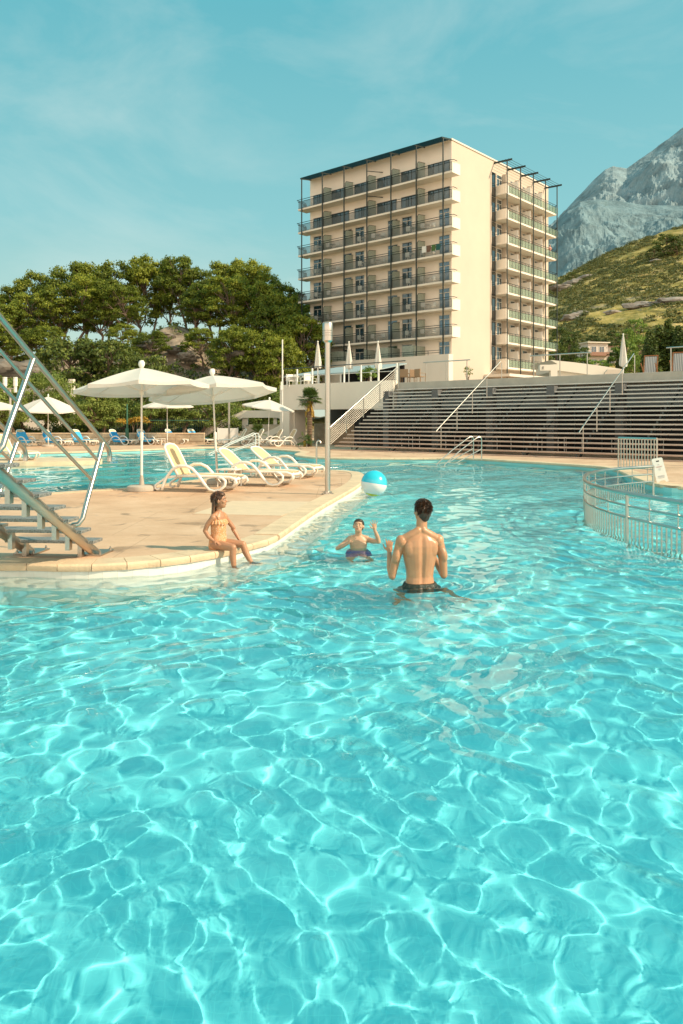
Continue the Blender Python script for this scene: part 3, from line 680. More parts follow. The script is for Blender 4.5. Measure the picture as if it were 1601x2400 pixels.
def terrainmat(name,rock,c1,c2,c3,sc=.12,rockt=.62,stretch=(1,1,1),bs=.8,bd=1.0,haze=None):
    m,nt,b=nodes(name); v=coords(nt,'Object',stretch)
    n=N(nt,'ShaderNodeTexNoise'); n.inputs['Scale'].default_value=sc; n.inputs['Detail'].default_value=9; n.inputs['Roughness'].default_value=.65; nt.links.new(v,n.inputs[0])
    n1=N(nt,'ShaderNodeTexNoise'); n1.inputs['Scale'].default_value=sc*6; n1.inputs['Detail'].default_value=6; n1.inputs['Roughness'].default_value=.7; nt.links.new(v,n1.inputs[0])
    g=ramp(nt,n1.outputs[0],[(.36,c1),(.5,c2),(.62,c3)])
    rk=ramp(nt,n1.outputs[0],[(.3,tuple(q*.55 for q in rock)),(.5,rock),(.68,tuple(min(1,q*1.35) for q in rock))])
    ge=N(nt,'ShaderNodeNewGeometry'); sp=N(nt,'ShaderNodeSeparateXYZ'); nt.links.new(ge.outputs['Normal'],sp.inputs[0])
    a=N(nt,'ShaderNodeMath',operation='MULTIPLY_ADD'); a.inputs[1].default_value=-.55; nt.links.new(sp.outputs[2],a.inputs[0]); a2=N(nt,'ShaderNodeMath',operation='ADD'); a2.inputs[1].default_value=.45; nt.links.new(n.outputs[0],a2.inputs[0]); nt.links.new(a2.outputs[0],a.inputs[2])
    f=ramp(nt,a.outputs[0],[(rockt-.06,(0,0,0)),(rockt+.04,(1,1,1))])
    mx=N(nt,'ShaderNodeMix',data_type='RGBA'); nt.links.new(f.outputs[0],mx.inputs[0]); nt.links.new(g.outputs[0],mx.inputs[6]); nt.links.new(rk.outputs[0],mx.inputs[7]); nt.links.new(mx.outputs[2],b.inputs['Base Color']); b.inputs['Roughness'].default_value=1; b.inputs['Specular IOR Level'].default_value=.05
    bp=N(nt,'ShaderNodeBump'); bp.inputs['Strength'].default_value=bs; bp.inputs['Distance'].default_value=bd; nt.links.new(n1.outputs[0],bp.inputs['Height']); nt.links.new(bp.outputs[0],b.inputs['Normal']); return m
o=gridmesh('wooded_hill',X,Y,hillh(X,Y)+(fbm(X,Y,.5,3,8)-.5)*.9,terrainmat('hill_ground',(.30,.23,.17),(.03,.035,.01),(.12,.10,.03),(.28,.20,.09),.10,.42,bd=.4)); tag(o,'rocky wooded slope behind the pool','hill',kind='structure')
# right-hand scrub hillside, laid out as a fan from 125 to 430 m
px=np.linspace(1000,2300,420); dd=np.linspace(125,470,420); PX,DD=np.meshgrid(px,dd); X=(PX-800.5)/F*DD
prof=np.interp(px,[1000,1250,1303,1398,1487,1601,1750,2300],[800,690,655,607,568,528,488,400])
tt=np.clip((DD-125)/300,0,1); ztop=CAMZ+(HZ-prof)[None,:]*425/F
Z=7+(ztop-7)*tt**1.12*(1-.25*sstep(430,470,DD))+(fbm(X,DD,.02,6,5,True)-.5)*7*tt*(1-tt*.9)+(fbm(X,DD,.11,4,6)-.5)*2.2
hs=gridmesh('scrub_hillside',X,DD,Z,terrainmat('hillside_ground',(.30,.25,.21),(.15,.125,.035),(.36,.28,.09),(.52,.38,.17),.022,.585,(1,.45,2),bd=1.6)); tag(hs,'sunlit yellow green scrub hillside','hillside',kind='structure')
HSX,HSD,HSZ=X,DD,Z
def mount(name,D0,D1,pts,seed,mat_,amp,label,z0=0,pmin=1180,pmax=1900,n=640,sc=.004):
    px=np.linspace(pmin,pmax,n); dd=np.linspace(D0,D1*1.25,300); PX,DD=np.meshgrid(px,dd); X=(PX-800.5)/F*DD
    prof=np.interp(px,[p[0] for p in pts],[p[1] for p in pts]); zt=CAMZ+(HZ-prof)[None,:]*D1/F
    t=np.clip((DD-D0)/(D1-D0),0,1); back=sstep(D1,D1*1.25,DD)
    r=fbm(X,DD,sc,9,seed,True,.6); r2=fbm(X,DD,sc*.35,4,seed+1,True)
    env=np.clip(t*(1-t)*4,0,1)**.9*(1-.5*t)
    Z=z0+(zt-z0)*(t**.85)*(1-.5*back)+((r-.55)*amp+(r2-.5)*amp*1.3)*env+(r-.55)*amp*.05*t
    o=gridmesh(name,X,DD,Z,mat_); return tag(o,label,'mountain',kind='structure')
MR=terrainmat('hazed_mountain_rock',(.22,.295,.32),(.09,.13,.13),(.17,.23,.23),(.48,.42,.35),.0030,.26,(1,1,.6),bs=1,bd=12)  # distance haze is mixed into the rock colours as blue-grey
MR2=terrainmat('hazed_lower_rock',(.16,.235,.26),(.06,.10,.07),(.13,.17,.11),(.36,.33,.25),.006,.33,(1,1,.8),bs=1,bd=6)  # same blue haze tint put into the shoulder's colours
mount('mountain',1500,2500,[(1100,760),(1250,560),(1303,520),(1349,468),(1390,424),(1419,397),(1437,389),(1469,394),(1500,372),(1530,352),(1560,330),(1601,300),(1650,262),(1750,190),(1900,120),(2600,200)],21,MR,330,'tall bare limestone mountain',sc=.0028)
mount('mountain_spur',640,1200,[(1100,760),(1250,580),(1303,520),(1330,490),(1360,472),(1400,466),(1450,470),(1510,480),(1601,482),(1750,470),(2600,440)],33,MR2,95,'lower rocky shoulder of the mountain',sc=.006)
# ================================================================ VEGETATION
def leafcloud(rg,clumps,per,size,flat=.75,mbf=None,tri=True,up=.35):
    "many small leaf faces on the shells of clumps: arrays of verts, faces"
    V=[];Fc=[];n0=0
    for (cx,cy,cz,r) in clumps:
        n=int(per*(r**1.6 if r<1.5 else r*1.4)); d_=rg.normal(size=(n,3)); d_/=np.linalg.norm(d_,axis=1)[:,None]
        d_[:,2]=np.where(d_[:,2]<-.3,-d_[:,2]*.5,d_[:,2])
        rad=r*(.55+.5*rg.random(n))*(1+.25*np.sin(5*d_[:,0]+3*d_[:,1]+cx)); P=d_*rad[:,None]; P[:,2]*=flat; P+=np.array([cx,cy,cz])
        nn=d_+rg.normal(size=(n,3))*.55+np.array([0,0,up]); nn/=np.linalg.norm(nn,axis=1)[:,None]
        t=np.cross(nn,rg.normal(size=(n,3))); t/=np.linalg.norm(t,axis=1)[:,None]; b_=np.cross(nn,t); s=size*(.6+.8*rg.random(n))[:,None]
        q=np.stack([P-t*s*.5,P+b_*s*.38,P+t*s*.6+nn*s*.1,P-b_*s*.38],1); V.append(q.reshape(-1,3)); Fc.append(np.arange(n*4).reshape(n,4)+n0); n0+=n*4
    return np.concatenate(V),np.concatenate(Fc)
def meshVF(name,V,Fc,m,parent=None):
    me=bpy.data.meshes.new(name); me.vertices.add(len(V)); me.vertices.foreach_set('co',V.ravel().astype(np.float32)); k=Fc.shape[1]
    me.loops.add(Fc.size); me.loops.foreach_set('vertex_index',Fc.ravel().astype(np.int32)); me.polygons.add(len(Fc)); me.polygons.foreach_set('loop_start',np.arange(0,Fc.size,k,dtype=np.int32)); me.polygons.foreach_set('loop_total',np.full(len(Fc),k,np.int32)); me.update()
    return meshobj(name,me,m,parent)
def limb(mb,rg,p0,p1,r0,r1,n=5,wob=.12):
    p0=np.array(p0);p1=np.array(p1);L_=np.linalg.norm(p1-p0);pts=[]
    for i in range(n+1):
        t=i/n; p=p0*(1-t)+p1*t+rg.normal(size=3)*wob*L_*math.sin(PI*t)*.5; p[2]+=math.sin(PI*t)*L_*.06; pts.append(tuple(p))
    mb.tube(pts,[r0+(r1-r0)*i/n for i in range(n+1)],6,cap=True); return pts
def pine(seed,H=10,cr=3.3,trunkfrac=.5,nclump=44,leaf='pine_leaf',per=120,size=.27,tr=.2,name='pine_tree',bark='pine_bark'):
    rg=np.random.default_rng(seed); e=empty(name); mb=MB(); lean=rg.normal(size=2)*.06*H
    top=(lean[0],lean[1],H*.86); tp=limb(mb,rg,(0,0,-.4),top,tr,.05,8,.07)
    cl=[]
    for i in range(nclump):
        a=rg.random()*2*PI; zz=trunkfrac+(1-trunkfrac)*rg.random()**.8; q=(zz-trunkfrac)/(1-trunkfrac); rad=cr*(1-.62*q**2.2)*(.35+.65*math.sqrt(rg.random()))*(.62+.5*min(1,q*3))
        r=(.50+.40*rg.random())*cr/3.3
        cl.append((lean[0]*zz+math.cos(a)*rad,lean[1]*zz+math.sin(a)*rad,H*zz-r*.5,r))
    for c in cl[::3]:
        zz=max(trunkfrac*.75,(c[2]/H)-.22); k=min(len(tp)-1,int(zz/.86*8)); limb(mb,rg,tp[k],c[:3],tr*.38,.03,4,.14)
    mb.build('trunk',M[bark],e,smooth=True); V,Fc=leafcloud(rg,cl,per,size); meshVF('crown',V,Fc,M[leaf],e); e['_H']=H; return e
def inst(proto,used,loc,rz,sc,label,cat,group,name=None):
    if id(proto) not in used: used.add(id(proto)); e=proto
    else: e=copy_tree(proto)
    e.location=loc; e.rotation_euler=(0,0,rz); e.scale=sc; tag(e,label,cat,group); return e
used=set(); protos=[pine(100+i,10,3.5,[.40,.46,.36,.48][i],[78,70,84,66][i],per=270,size=.195) for i in range(4)]
rnd=random.Random(8)
desc=['at the far left edge of the photo','left edge, pale flat crown','first tall pine from the left','round crown left of the ridge gap','wide dark crown on the ridge','slender pine on the ridge','tallest crown above the near parasol','pine right of the tallest crown','thin pine beside the sky gap','highest lone crown on the ridge','pine right of the lone crown','broad pine left of the hotel','broad domed pine nearest the hotel ridge','pine stepping down towards the hotel','low pine touching the balconies','pine half hidden by the balconies','pine behind the hotel balconies']
back=[(5,690,112),(42,668,110),(95,640,112),(150,617,112),(205,620,114),(255,612,112),(318,603,113),(362,608,114),(402,634,116),(437,603,112),(472,632,110),(520,618,108),(566,609,106),(612,620,104),(646,668,102),(678,690,100),(704,702,99)]
def pine_at(i,px_,yt,D,lab,w=None,grp='pines on the hill'):
    x=(px_-800.5)/F*D; z0=float(hillh(np.array([x]),np.array([D]))[0])-.3; zt=CAMZ+(HZ-yt)/F*D; h=zt-z0; s=h/10
    ws=(w or rnd.uniform(.85,1.1)); sxy=(s*.45+.55)*ws
    return inst(protos[i%4],used,(x,D,z0),rnd.random()*6.28,(sxy,sxy,s),lab,'tree',grp)
for i,(a,b_,D) in enumerate(back): pine_at(i,a,b_,D,'back row pine, '+desc[i])
mid=[(-20,730,84),(30,712,98),(75,690,100),(125,672,100),(178,650,101),(232,655,100),(300,668,99),(455,680,96),(498,668,97),(545,652,95),(592,662,94),(632,690,92),(662,722,90),(688,742,88)]
dm=['cut off by the left photo edge','pale crown by the left edge','under the first tall pine','dense dark crown, left slope','with several bare trunks, left slope','left of the bare trunks','above the gap with bare trunks','thin crown beside the rock scar','leaning, right of the rock scar','full crown above the second parasol','tall, mid slope left of the hotel','lower, nearer the hotel','narrow, just left of the balconies','lowest crown beside the balcony ends']
for i,(a,b_,D) in enumerate(mid): pine_at(i+1,a,b_,D,'mid slope pine, '+dm[i])
low=[(300,760,88),(345,775,84),(475,770,84),(525,775,80),(565,765,82),(605,770,80),(650,790,80),(685,800,82),(60,770,86),(10,780,84),(110,765,88)]
dl=['above the near parasol peak','left of the rock scar','beside the rock scar, right side','above the second parasol, left','above the second parasol, right','right part of the slope foot','at the slope foot by the terrace','touching the terrace corner','left slope above the stone outcrop','far left slope','left slope beside the broad low pine']
for i,(a,b_,D) in enumerate(low): pine_at(i+2,a,b_,D,'lower slope pine, '+dl[i],.8)
# big low dark pines in front of the hill
bigp=pine(140,7,4.2,.12,70,'mid_leaf',130,.26,.25)
used2=set()
for i,(a,yt,D,s,lab) in enumerate([(170,790,72,1.0,'broad low dark pine above the parasols, left one'),(262,800,73,1.0,'broad low dark pine right of its twin above the near parasol'),(330,830,70,.7,'small dark bushy pine behind the near parasol peak')]):
    x=(a-800.5)/F*D; z0=float(hillh(np.array([x]),np.array([D]))[0])-.3; h=CAMZ+(HZ-yt)/F*D-z0
    inst(bigp,used2,(x,D,z0),i*2.1,(s*.95,s*.95,h/7),lab,'tree','broad low pines')
# undergrowth on the hill
rg=np.random.default_rng(5); cl=[]
while len(cl)<420:
    D=rg.uniform(63,108); p_=rg.uniform(-60,690); x=(p_-800.5)/F*D
    if x>-7 or (330<p_<500 and 84<D<100 and rg.random()<.75): continue
    cl.append((x,D,float(hillh(np.array([x]),np.array([D]))[0])+.2,rg.uniform(.5,1.15)))
V,Fc=leafcloud(rg,cl,70,.26); o=meshVF('undergrowth',V,Fc,M['mid_leaf']); tag(o,'dark scrub growing under the pines','undergrowth',kind='stuff')
# rocks of the scar
rk=MB(); rg=np.random.default_rng(9)
def rock(name,loc,s,seed,label,m='stone',group=None):
    bm=bmesh.new(); bmesh.ops.create_icosphere(bm,subdivisions=3,radius=1); rr=random.Random(seed); off=Vector((rr.random()*50,rr.random()*50,0))
    for v in bm.verts:
        n=noise.noise(v.co*1.1+off)*.45+noise.noise(v.co*2.7+off)*.2; q=v.co*(1+n); v.co=Vector((round(q.x*2.4)/2.4*.35+q.x*.65,q.y,round(q.z*2.4)/2.4*.35+q.z*.65)); v.co=Vector((v.co.x*s[0],v.co.y*s[1],v.co.z*s[2]))
    me=bpy.data.meshes.new(name); bm.to_mesh(me); bm.free(); o=meshobj(name,me,M[m]); o.location=loc; return tag(o,label,'rock',group)
M['scar']=pm('scar_rock',(.17,.145,.12),.95,.35,.9,1,5)
for i,(a,yy,D,s,lab) in enumerate([(345,815,86,2.2,'grey rock face above the near parasol peak'),(385,790,89,1.8,'pale rock high on the slope scar'),(410,820,85,1.6,'tan rock in the middle of the slope scar'),(440,835,83,1.7,'low rock right of the slope scar'),(375,845,82,1.5,'dark rock at the foot of the slope scar'),(465,808,88,1.3,'small rock between two leaning pines'),(560,828,80,1.2,'rock at the slope foot below the broad pines'),(60,868,70,2.6,'long stone outcrop at the far left above the white wall'),(8,862,70,2.4,'stone outcrop cut by the left photo edge')]):
    p_=atD(a,yy,D); rock('rock',p_,(s*.62,s*.45,s*.30),i,lab,'scar')
# olive row behind the far deck
def olive(seed,H=4.3,cr=1.75,leaf='olive_leaf',n=44,name='olive_tree'):
    rg=np.random.default_rng(seed); e=empty(name); mb=MB()
    l=rg.normal(size=2)*.35; f=limb(mb,rg,(0,0,-.1),(l[0],l[1],H*.33),.17,.12,5,.25); cl=[]
    for i in range(n):
        a=rg.random()*2*PI; z=H*(.32+.66*rg.random()); q=(z/H-.3)/.7; rad=cr*math.sqrt(rg.random())*(1-.55*max(0,q)**2); cl.append((l[0]+math.cos(a)*rad,l[1]+math.sin(a)*rad,z-.25,.30+.32*rg.random()))
    for c in cl[::6]: limb(mb,rg,f[-1],c[:3],.075,.015,4,.22)
    mb.build('trunk',M['bark'],e,smooth=True); V,Fc=leafcloud(rg,cl,520,.11,.9); meshVF('crown',V,Fc,M[leaf],e); return e
ol=[olive(60+i) for i in range(3)]; u3=set()
ols=[(-30,900,54),(22,905,53),(66,884,56),(112,876,57),(160,886,55),(205,905,53),(250,898,54),(292,912,56),(338,905,55),(385,908,56),(428,912,55),(474,905,56),(515,915,57),(552,900,60),(590,905,60),(628,915,60),(655,925,60)]
dn=['cut by the left photo edge','behind the two-headed lamp','with a spire of shoots','tallest shoots above the fanned parasol','behind the fanned parasol','with a bare leaning trunk','behind the sloping handrail','left of the golden shrub','behind the near parasol pole','above the green fence, left','above the green fence, middle','with a forked bare trunk beside the second parasol','right of the forked trunk','behind the lamp by the white stair','above the middle of the white stair','above the right part of the white stair','beside the white terrace pillar']
for i,(a,yt,D) in enumerate(ols):
    x=(a-800.5)/F*D; h=CAMZ+(HZ-yt)/F*D-DK; inst(ol[i%3],u3,(x,D,DK),rnd.random()*6.28,(1,1,h/4.15),'olive green tree '+dn[i],'tree','trees in a row behind the far deck')
# clipped bushes below the crowns
rg=np.random.default_rng(15); bb=None; u4=set()
e=empty('bush'); cl=[(rg.normal()*.5,rg.normal()*.4,.35+.5*rg.random(),.38+.2*rg.random()) for _ in range(16)]; V,Fc=leafcloud(rg,cl,420,.10,.9); meshVF('foliage',V,Fc,M['mid_leaf'],e)
for i in range(16):
    a=-20+i*43; D=57.5+1.2*math.sin(i*2.3); inst(e,u4,((a-800.5)/F*D,D,DK),i*1.3,(1.25,1.1,1.15+.35*math.sin(i*1.7)),'dark bush behind the fence, %s in the row from the left'%['first','second','third','fourth','fifth','sixth','seventh','eighth','ninth','tenth','eleventh','twelfth','thirteenth','fourteenth','fifteenth','sixteenth'][i],'bush','bushes behind the green fence')
e=empty('golden_shrub',((312-800.5)/F*51,51,DK),0,'golden leaved arching shrub left of the near parasol pole','shrub'); cl=[(rg.normal()*.35,rg.normal()*.35,1.35+.35*rg.random(),.3) for _ in range(14)]; V,Fc=leafcloud(rg,cl,500,.10,.6); meshVF('foliage',V,Fc,M['gold_leaf'],e)
mb=MB(); [limb(mb,rg,(0,0,0),c[:3],.03,.01,3,.1) for c in cl[::3]]; mb.build('stem',M['bark'],e)
# terrace shrub
e=empty('terrace_tree',(atD(861,893,50).x,50,3.9),0,'bright green willowy small tree on the terrace beside closed parasols','tree'); cl=[(rg.normal()*.28,rg.normal()*.28,.5+.8*rg.random(),.25) for _ in range(16)]; V,Fc=leafcloud(rg,cl,700,.09,1.1); meshVF('crown',V,Fc,M['bright_leaf'],e)
mb=MB(); [limb(mb,rg,(0,0,0),c[:3],.03,.01,3,.1) for c in cl[::3]]; mb.build('trunk',M['bark'],e)
e=empty('potted_shrub',(atD(1095,880,47.5).x,47.5,3.9),0,'sparse thin shrub on the terrace against the sunlit end wall','shrub'); cl=[(rg.normal()*.2,rg.normal()*.2,.5+.6*rg.random(),.16) for _ in range(8)]; V,Fc=leafcloud(rg,cl,500,.07,1.1); meshVF('foliage',V,Fc,M['olive_leaf'],e)
mb=MB(); [limb(mb,rg,(0,0,0),c[:3],.02,.008,3,.1) for c in cl]; mb.build('stem',M['bark'],e)
# trees right of the hotel
def hsz(x,D):
    i=int(np.clip((D-125)/345*419,0,419)); p_=800.5+F*x/D; j=int(np.clip((p_-1000)/1300*419,0,419)); return float(HSZ[i,j])
rt=[pine(200+i,8,3.0,.16,52,['mid_leaf','bright_leaf','mid_leaf'][i],150,.26,.18,'broadleaf_tree','bark') for i in range(3)]; u5=set()
tl=[(1300,800,128,0,'behind the lowest balconies'),(1330,790,132,0,'left of the pink house'),(1352,812,126,2,'below and left of the pink house'),(1375,838,122,1,'in front of the pink house'),(1415,842,124,1,'below the pink house'),(1448,812,130,0,'right of the pink house'),(1395,786,170,2,'above the pink house roof'),(1470,770,128,1,'bright, behind the closed white parasol'),(1495,790,122,1,'bright, right of the closed parasol'),(1340,775,165,2,'high, beside the balcony ends'),(1310,768,160,0,'highest, touching the balcony ends'),(1440,775,165,0,'high, above the closed parasol'),(1500,745,150,1,'tall, left of the cypresses'),(1545,835,118,1,'low, behind the striped deck chairs'),(1590,842,118,1,'low, right of the striped deck chairs')]
for a,yt,D,k,lab in tl:
    x=(a-800.5)/F*D; z0=(hsz(x,D) if D>=125 else 6.5)-1; h=max(3.5,CAMZ+(HZ-yt)/F*D-z0); inst(rt[k],u5,(x,D,z0),rnd.random()*6.28,(.85,.85,h/8),'green tree '+lab,'tree','trees right of the hotel')
def cypress(seed):
    rg=np.random.default_rng(seed); e=empty('cypress_tree'); mb=MB().tube([(0,0,-.3),(0,0,6.5)],[.12,.03],6); mb.build('trunk',M['bark'],e); cl=[]
    for i in range(80):
        z=.5+6.6*i/80; r=.95*(1-(z/7.6)**2.2)*(.6+.4*min(1,z/1.2)); a=rg.random()*6.28; cl.append((math.cos(a)*r*.65,math.sin(a)*r*.65,z,.42*r+.16))
    V,Fc=leafcloud(rg,cl,420,.17,1.5); meshVF('crown',V,Fc,M['mid_leaf'],e); return e
cy=cypress(7); u6=set()
for a,yt,D,s,lab in [(1523,768,64,1,'leftmost of the dark cypresses above the steps'),(1545,755,65,1.1,'second dark cypress from the left'),(1568,742,65,1.15,'tallest dark cypress above the steps'),(1592,757,64,1.15,'dark cypress at the right photo edge'),(1618,740,66,1.2,'dark cypress beyond the right photo edge')][:4]:
    h=CAMZ+(HZ-yt)/F*D-3.6; inst(cy,u6,((a-800.5)/F*D,D,3.6),a,(s*.9,s*.9,h/7.5),lab,'tree','cypresses above the steps')
rg=np.random.default_rng(77); e=empty('bush',((1500-800.5)/F*58,58,3.9),0,'low bright bush between the closed parasol and deck chairs','bush'); cl=[(x_,rg.normal()*.3,.6+.25*rg.random(),.42) for x_ in np.linspace(-1.3,1.3,12)]; V,Fc=leafcloud(rg,cl,400,.12,.9); meshVF('foliage',V,Fc,M['bright_leaf'],e)
M['scrub_leaf']=leafmat('scrub_leaves',(.045,.055,.015),(.10,.11,.03),(.22,.20,.06),.05,.25)
# scrub on the hillside
rg=np.random.default_rng(31); cl=[]
Vs=[];n=9500
ii=rg.integers(5,400,n); jj=rg.integers(60,330,n); dens=fbm(HSX[ii,jj],HSD[ii,jj],.035,3,12); keep=dens>.36
ii=ii[keep];jj=jj[keep]
for i,j in zip(ii,jj): cl.append((HSX[i,j],HSD[i,j],HSZ[i,j]+.1,rg.uniform(.5,1.0)*(1+HSD[i,j]/260)))
V,Fc=leafcloud(rg,cl,11,.62,.45); o=meshVF('scrub',V,Fc,M['scrub_leaf']); tag(o,'low dark scrub scattered over the hillside','scrub',kind='stuff')
M['outcrop']=pm('outcrop_rock',(.25,.215,.185),.95,.4,.25,1,1.2)
for i,(a,yy,D,s,lab) in enumerate([(1345,694,235,3.6,'left end of the rocky band across the hillside'),(1362,690,238,2.6,'second outcrop of the rocky band'),(1438,702,225,2.4,'small outcrop in the middle of the hillside'),(1500,706,225,4.0,'long outcrop right of the hillside middle'),(1535,714,222,3.4,'outcrop stepping down towards the cypresses'),(1572,722,220,4.2,'outcrop above the tallest cypress'),(1600,716,220,3.6,'rock at the right photo edge above the cypresses'),(1320,636,345,5.5,'grey cliff block beside the top balconies'),(1350,625,350,5.0,'grey cliff block on the hillside crest'),(1380,617,352,4.2,'right end of the grey crest cliff'),(1540,612,320,2.6,'rock below the large dark bush')]):
    p_=atD(a,yy,D); z=hsz(p_.x,D); rock('rock',(p_.x,D,z+s*.08),(s*1.1,s*.6,s*.34),40+i,lab,'outcrop')
for i,(a,yy,D,s,lab) in enumerate([(1560,592,330,1.9,'large dark bush high on the hillside'),(1585,600,325,1.6,'dark bush right of the largest one on the hillside'),(1535,600,325,1.3,'dark bush left of the largest one on the hillside'),(1340,598,380,.9,'lone small tree on the hillside crest')]):
    p_=atD(a,yy,D); z=hsz(p_.x,D); inst(rt[0],u5,(p_.x,D,z-1.5),i*2.0,(s,s,s*.75),lab,'tree','lone trees on the hillside')
# pink house
hp=empty('pink_house',(atD(1412,850,150).x,150,10.5),R(12),'two storey pale house with brown balconies among trees on the hillside','house')
M['pink']=pm('pink_wall',(.62,.54,.48),.9,.06,1); M['brownb']=pm('brown_balcony',(.32,.17,.12),.8,.1,2)
MB().box(-3.1,1.2,0,5,0,6.4).build('wall',M['pink'],hp); MB().box(1.2,4.2,1,5,0,5.8).build('side_wing',M['pink'],hp); MB().box(-3.4,1.5,-.4,5.2,6.4,6.6).build('roof',M['white_render'],hp); MB().box(1.5,4.4,.7,5.2,5.8,5.95).build('side_roof',M['brownb'],hp)
for z in(1.6,4.1): MB().box(-3.2,1.0,-.9,-.01,z-.25,z).box(-3.2,1.0,-.9,-.84,z,z+.45).build('balcony',M['brownb'],hp)
PROTO.clear()
for z in(1.75,4.25):
    for x in(-2.4,-.7): window(hp,'hw',x,-.002,z,0,1.1,1.5,2,None,M['win_frame'],M['pane'])
window(hp,'hw2',2.2,.998,2.2,0,1.0,1.2,2,None,M['win_frame'],M['pane'])
# ================================================================ POOLSIDE FURNITURE
def yawdir(a): return Vector((math.cos(a),math.sin(a)))
def make_lounger(back=58,ms='sling'):
    "local X runs from head (-) to foot (+); length 1.9, seat height .33"
    e=empty('sun_lounger'); fr=MB()
    b=R(back); hx=-.18; z=.34
    def side(s):
        y=s*.33
        mb=MB()
        mb.tube([(hx,y,z),(.3,y,z+.005),(.8,y,z+.0),(1.05,y,z-.01),(1.17,y,z-.05),(1.20,y,z-.12),(1.12,y,z-.2)],[.03,.03,.03,.032,.034,.034,.028],8)
        return mb
    for s in(-1,1): fr.add(side(s).v,side(s).f)
    fr.tube([(1.17,-.33,z-.05),(1.19,0,z-.055),(1.17,.33,z-.05)],.034,8)
    for x in(-.15,.35,.8): fr.tube([(x,-.33,z-.02),(x,.33,z-.02)],.022,6)
    fr.build('frame',M['white_plastic'],e,smooth='all')
    for s in(-1,1):
        y=s*.385
        ar=MB().tube([(-.52,y,.03),(-.50,y,.12),(-.42,y,.30),(-.28,y,.48),(-.12,y,.56),(.06,y,.56),(.20,y,.50),(.34,y,.36),(.48,y,.18),(.60,y,.06),(.72,y,.03),(.86,y,.06),(.96,y,.16),(.97,y,.25),(.90,y,.31),(.78,y,.33)],[.034,.036,.036,.036,.036,.036,.036,.036,.036,.036,.036,.034,.032,.03,.03,.03],8)
        ar.build('armrest',M['white_plastic'],e,smooth='all')
        lg=MB().tube([(-.58,y*.93,.06),(-.64,y*.93,.03),(-.70,y*.93,.06),(-.69,y*.93,.13),(-.56,y*.93,.22),(-.40,y*.93,.31),(-.2,y*.93,.335)],.028,8); lg.build('leg',M['white_plastic'],e,smooth='all')
        MB().box(-.12+.66,.84,y-.03,y+.03,0,.03).build('foot_pad',M['tan_sling'],e)
    # seat sling
    MB().add([(hx,-.30,z+.012),(1.13,-.30,z+.006),(1.13,.30,z+.006),(hx,.30,z+.012),(hx,-.30,z-.006),(1.13,-.30,z-.012),(1.13,.30,z-.012),(hx,.30,z-.006)],[(0,1,2,3),(7,6,5,4),(0,4,5,1),(2,6,7,3),(1,5,6,2),(3,7,4,0)]).build('seat',M[ms],e)
    # back: rounded frame + sling
    ca,sa=math.cos(b),math.sin(b); L_=.80
    def bp(u,y,off=0): return (hx-ca*u-sa*off,y,z+.0+sa*u-ca*off*-1*0-ca*off*.0)
    path=[bp(0,-.30),bp(.3,-.315),bp(.55,-.315),bp(.69,-.29),bp(.76,-.20),bp(.785,0),bp(.76,.20),bp(.69,.29),bp(.55,.315),bp(.3,.315),bp(0,.30)]
    bk=MB().tube(path,.03,8).build('backrest',M['white_plastic'],e,smooth='all')
    poly=[bp(.02,-.29),bp(.3,-.30),bp(.55,-.30),bp(.68,-.275),bp(.74,-.19),bp(.765,0),bp(.74,.19),bp(.68,.275),bp(.55,.30),bp(.3,.30),bp(.02,.29)]
    n=len(poly); nv=Vector((sa,0,ca))*.014; vs=[tuple(Vector(p)+nv) for p in poly]+[tuple(Vector(p)-nv*.4) for p in poly]
    MB().add(vs,[tuple(range(n-1,-1,-1)),tuple(range(n,2*n))]+[(i,(i+1)%n,n+(i+1)%n,n+i) for i in range(n)]).build('back_sling',M[ms],bk)
    return e
def towel(loc,rz,back,i,label):
    "a towel hung over the backrest and seat of a lounger"
    b=R(back); hx=-.18; z=.345; ca,sa=math.cos(b),math.sin(b); prof=[]
    for u in np.linspace(.58,.03,8): prof.append((hx-ca*u+sa*.035,z+sa*u+ca*.035))
    for x in np.linspace(-.10,.72,9): prof.append((x,z+.03+.006*math.sin(x*9)))
    rr=random.Random(i); V=[];Fs=[];ny=13
    for j,(x,zz) in enumerate(prof):
        for k in range(ny):
            y=(k/(ny-1)-.5)*.86; dz=0
            if abs(y)>.34: dz=-(abs(y)-.34)*2.0; 
            V.append((x+.012*math.sin(k*1.3+i),y*(.93 if abs(y)>.34 else 1),zz+dz+.009*math.sin(k*.9+j*.7+i)))
    # hanging corner in front
    for j in range(len(prof)-1):
        for k in range(ny-1): a=j*ny+k; Fs.append((a,a+1,a+ny+1,a+ny))
    me=bpy.data.meshes.new('beach_towel'); me.from_pydata(V,[],Fs); me.polygons.foreach_set('use_smooth',[True]*len(Fs)); me.update()
    o=meshobj('beach_towel',me,M['blue_towel' if i%2 else 'blue_towel2']); o.location=loc; o.rotation_euler=(0,0,rz)
    sm=o.modifiers.new('s','SOLIDIFY'); sm.thickness=.012; sm.offset=0
    tag(o,label,'towel','blue towels on the far loungers'); return o
LP={}; usedL=set()
def lounger(px_,py_,rz,back,label,group,ms='sling',z=DK):
    k=(back,ms)
    if k not in LP: LP[k]=make_lounger(back,ms)
    p=at(px_,py_,z); return inst(LP[k],usedL,p,rz,(1,1,1),label,'sun lounger',group),p
G1='loungers on the near peninsula'; G2='loungers along the far deck'
lounger(449,1149,R(-14),62,'near lounger with upright back, left of the three on the peninsula',G1)
lounger(588,1136,R(-16),42,'middle of the three near loungers, behind the seated girl',G1)
lounger(655,1118,R(-22),38,'furthest right of the three near loungers, beside the pool handrail',G1)
lounger(25,1078,R(-25),56,'cream lounger on the narrow island behind the metal stairs',G1)
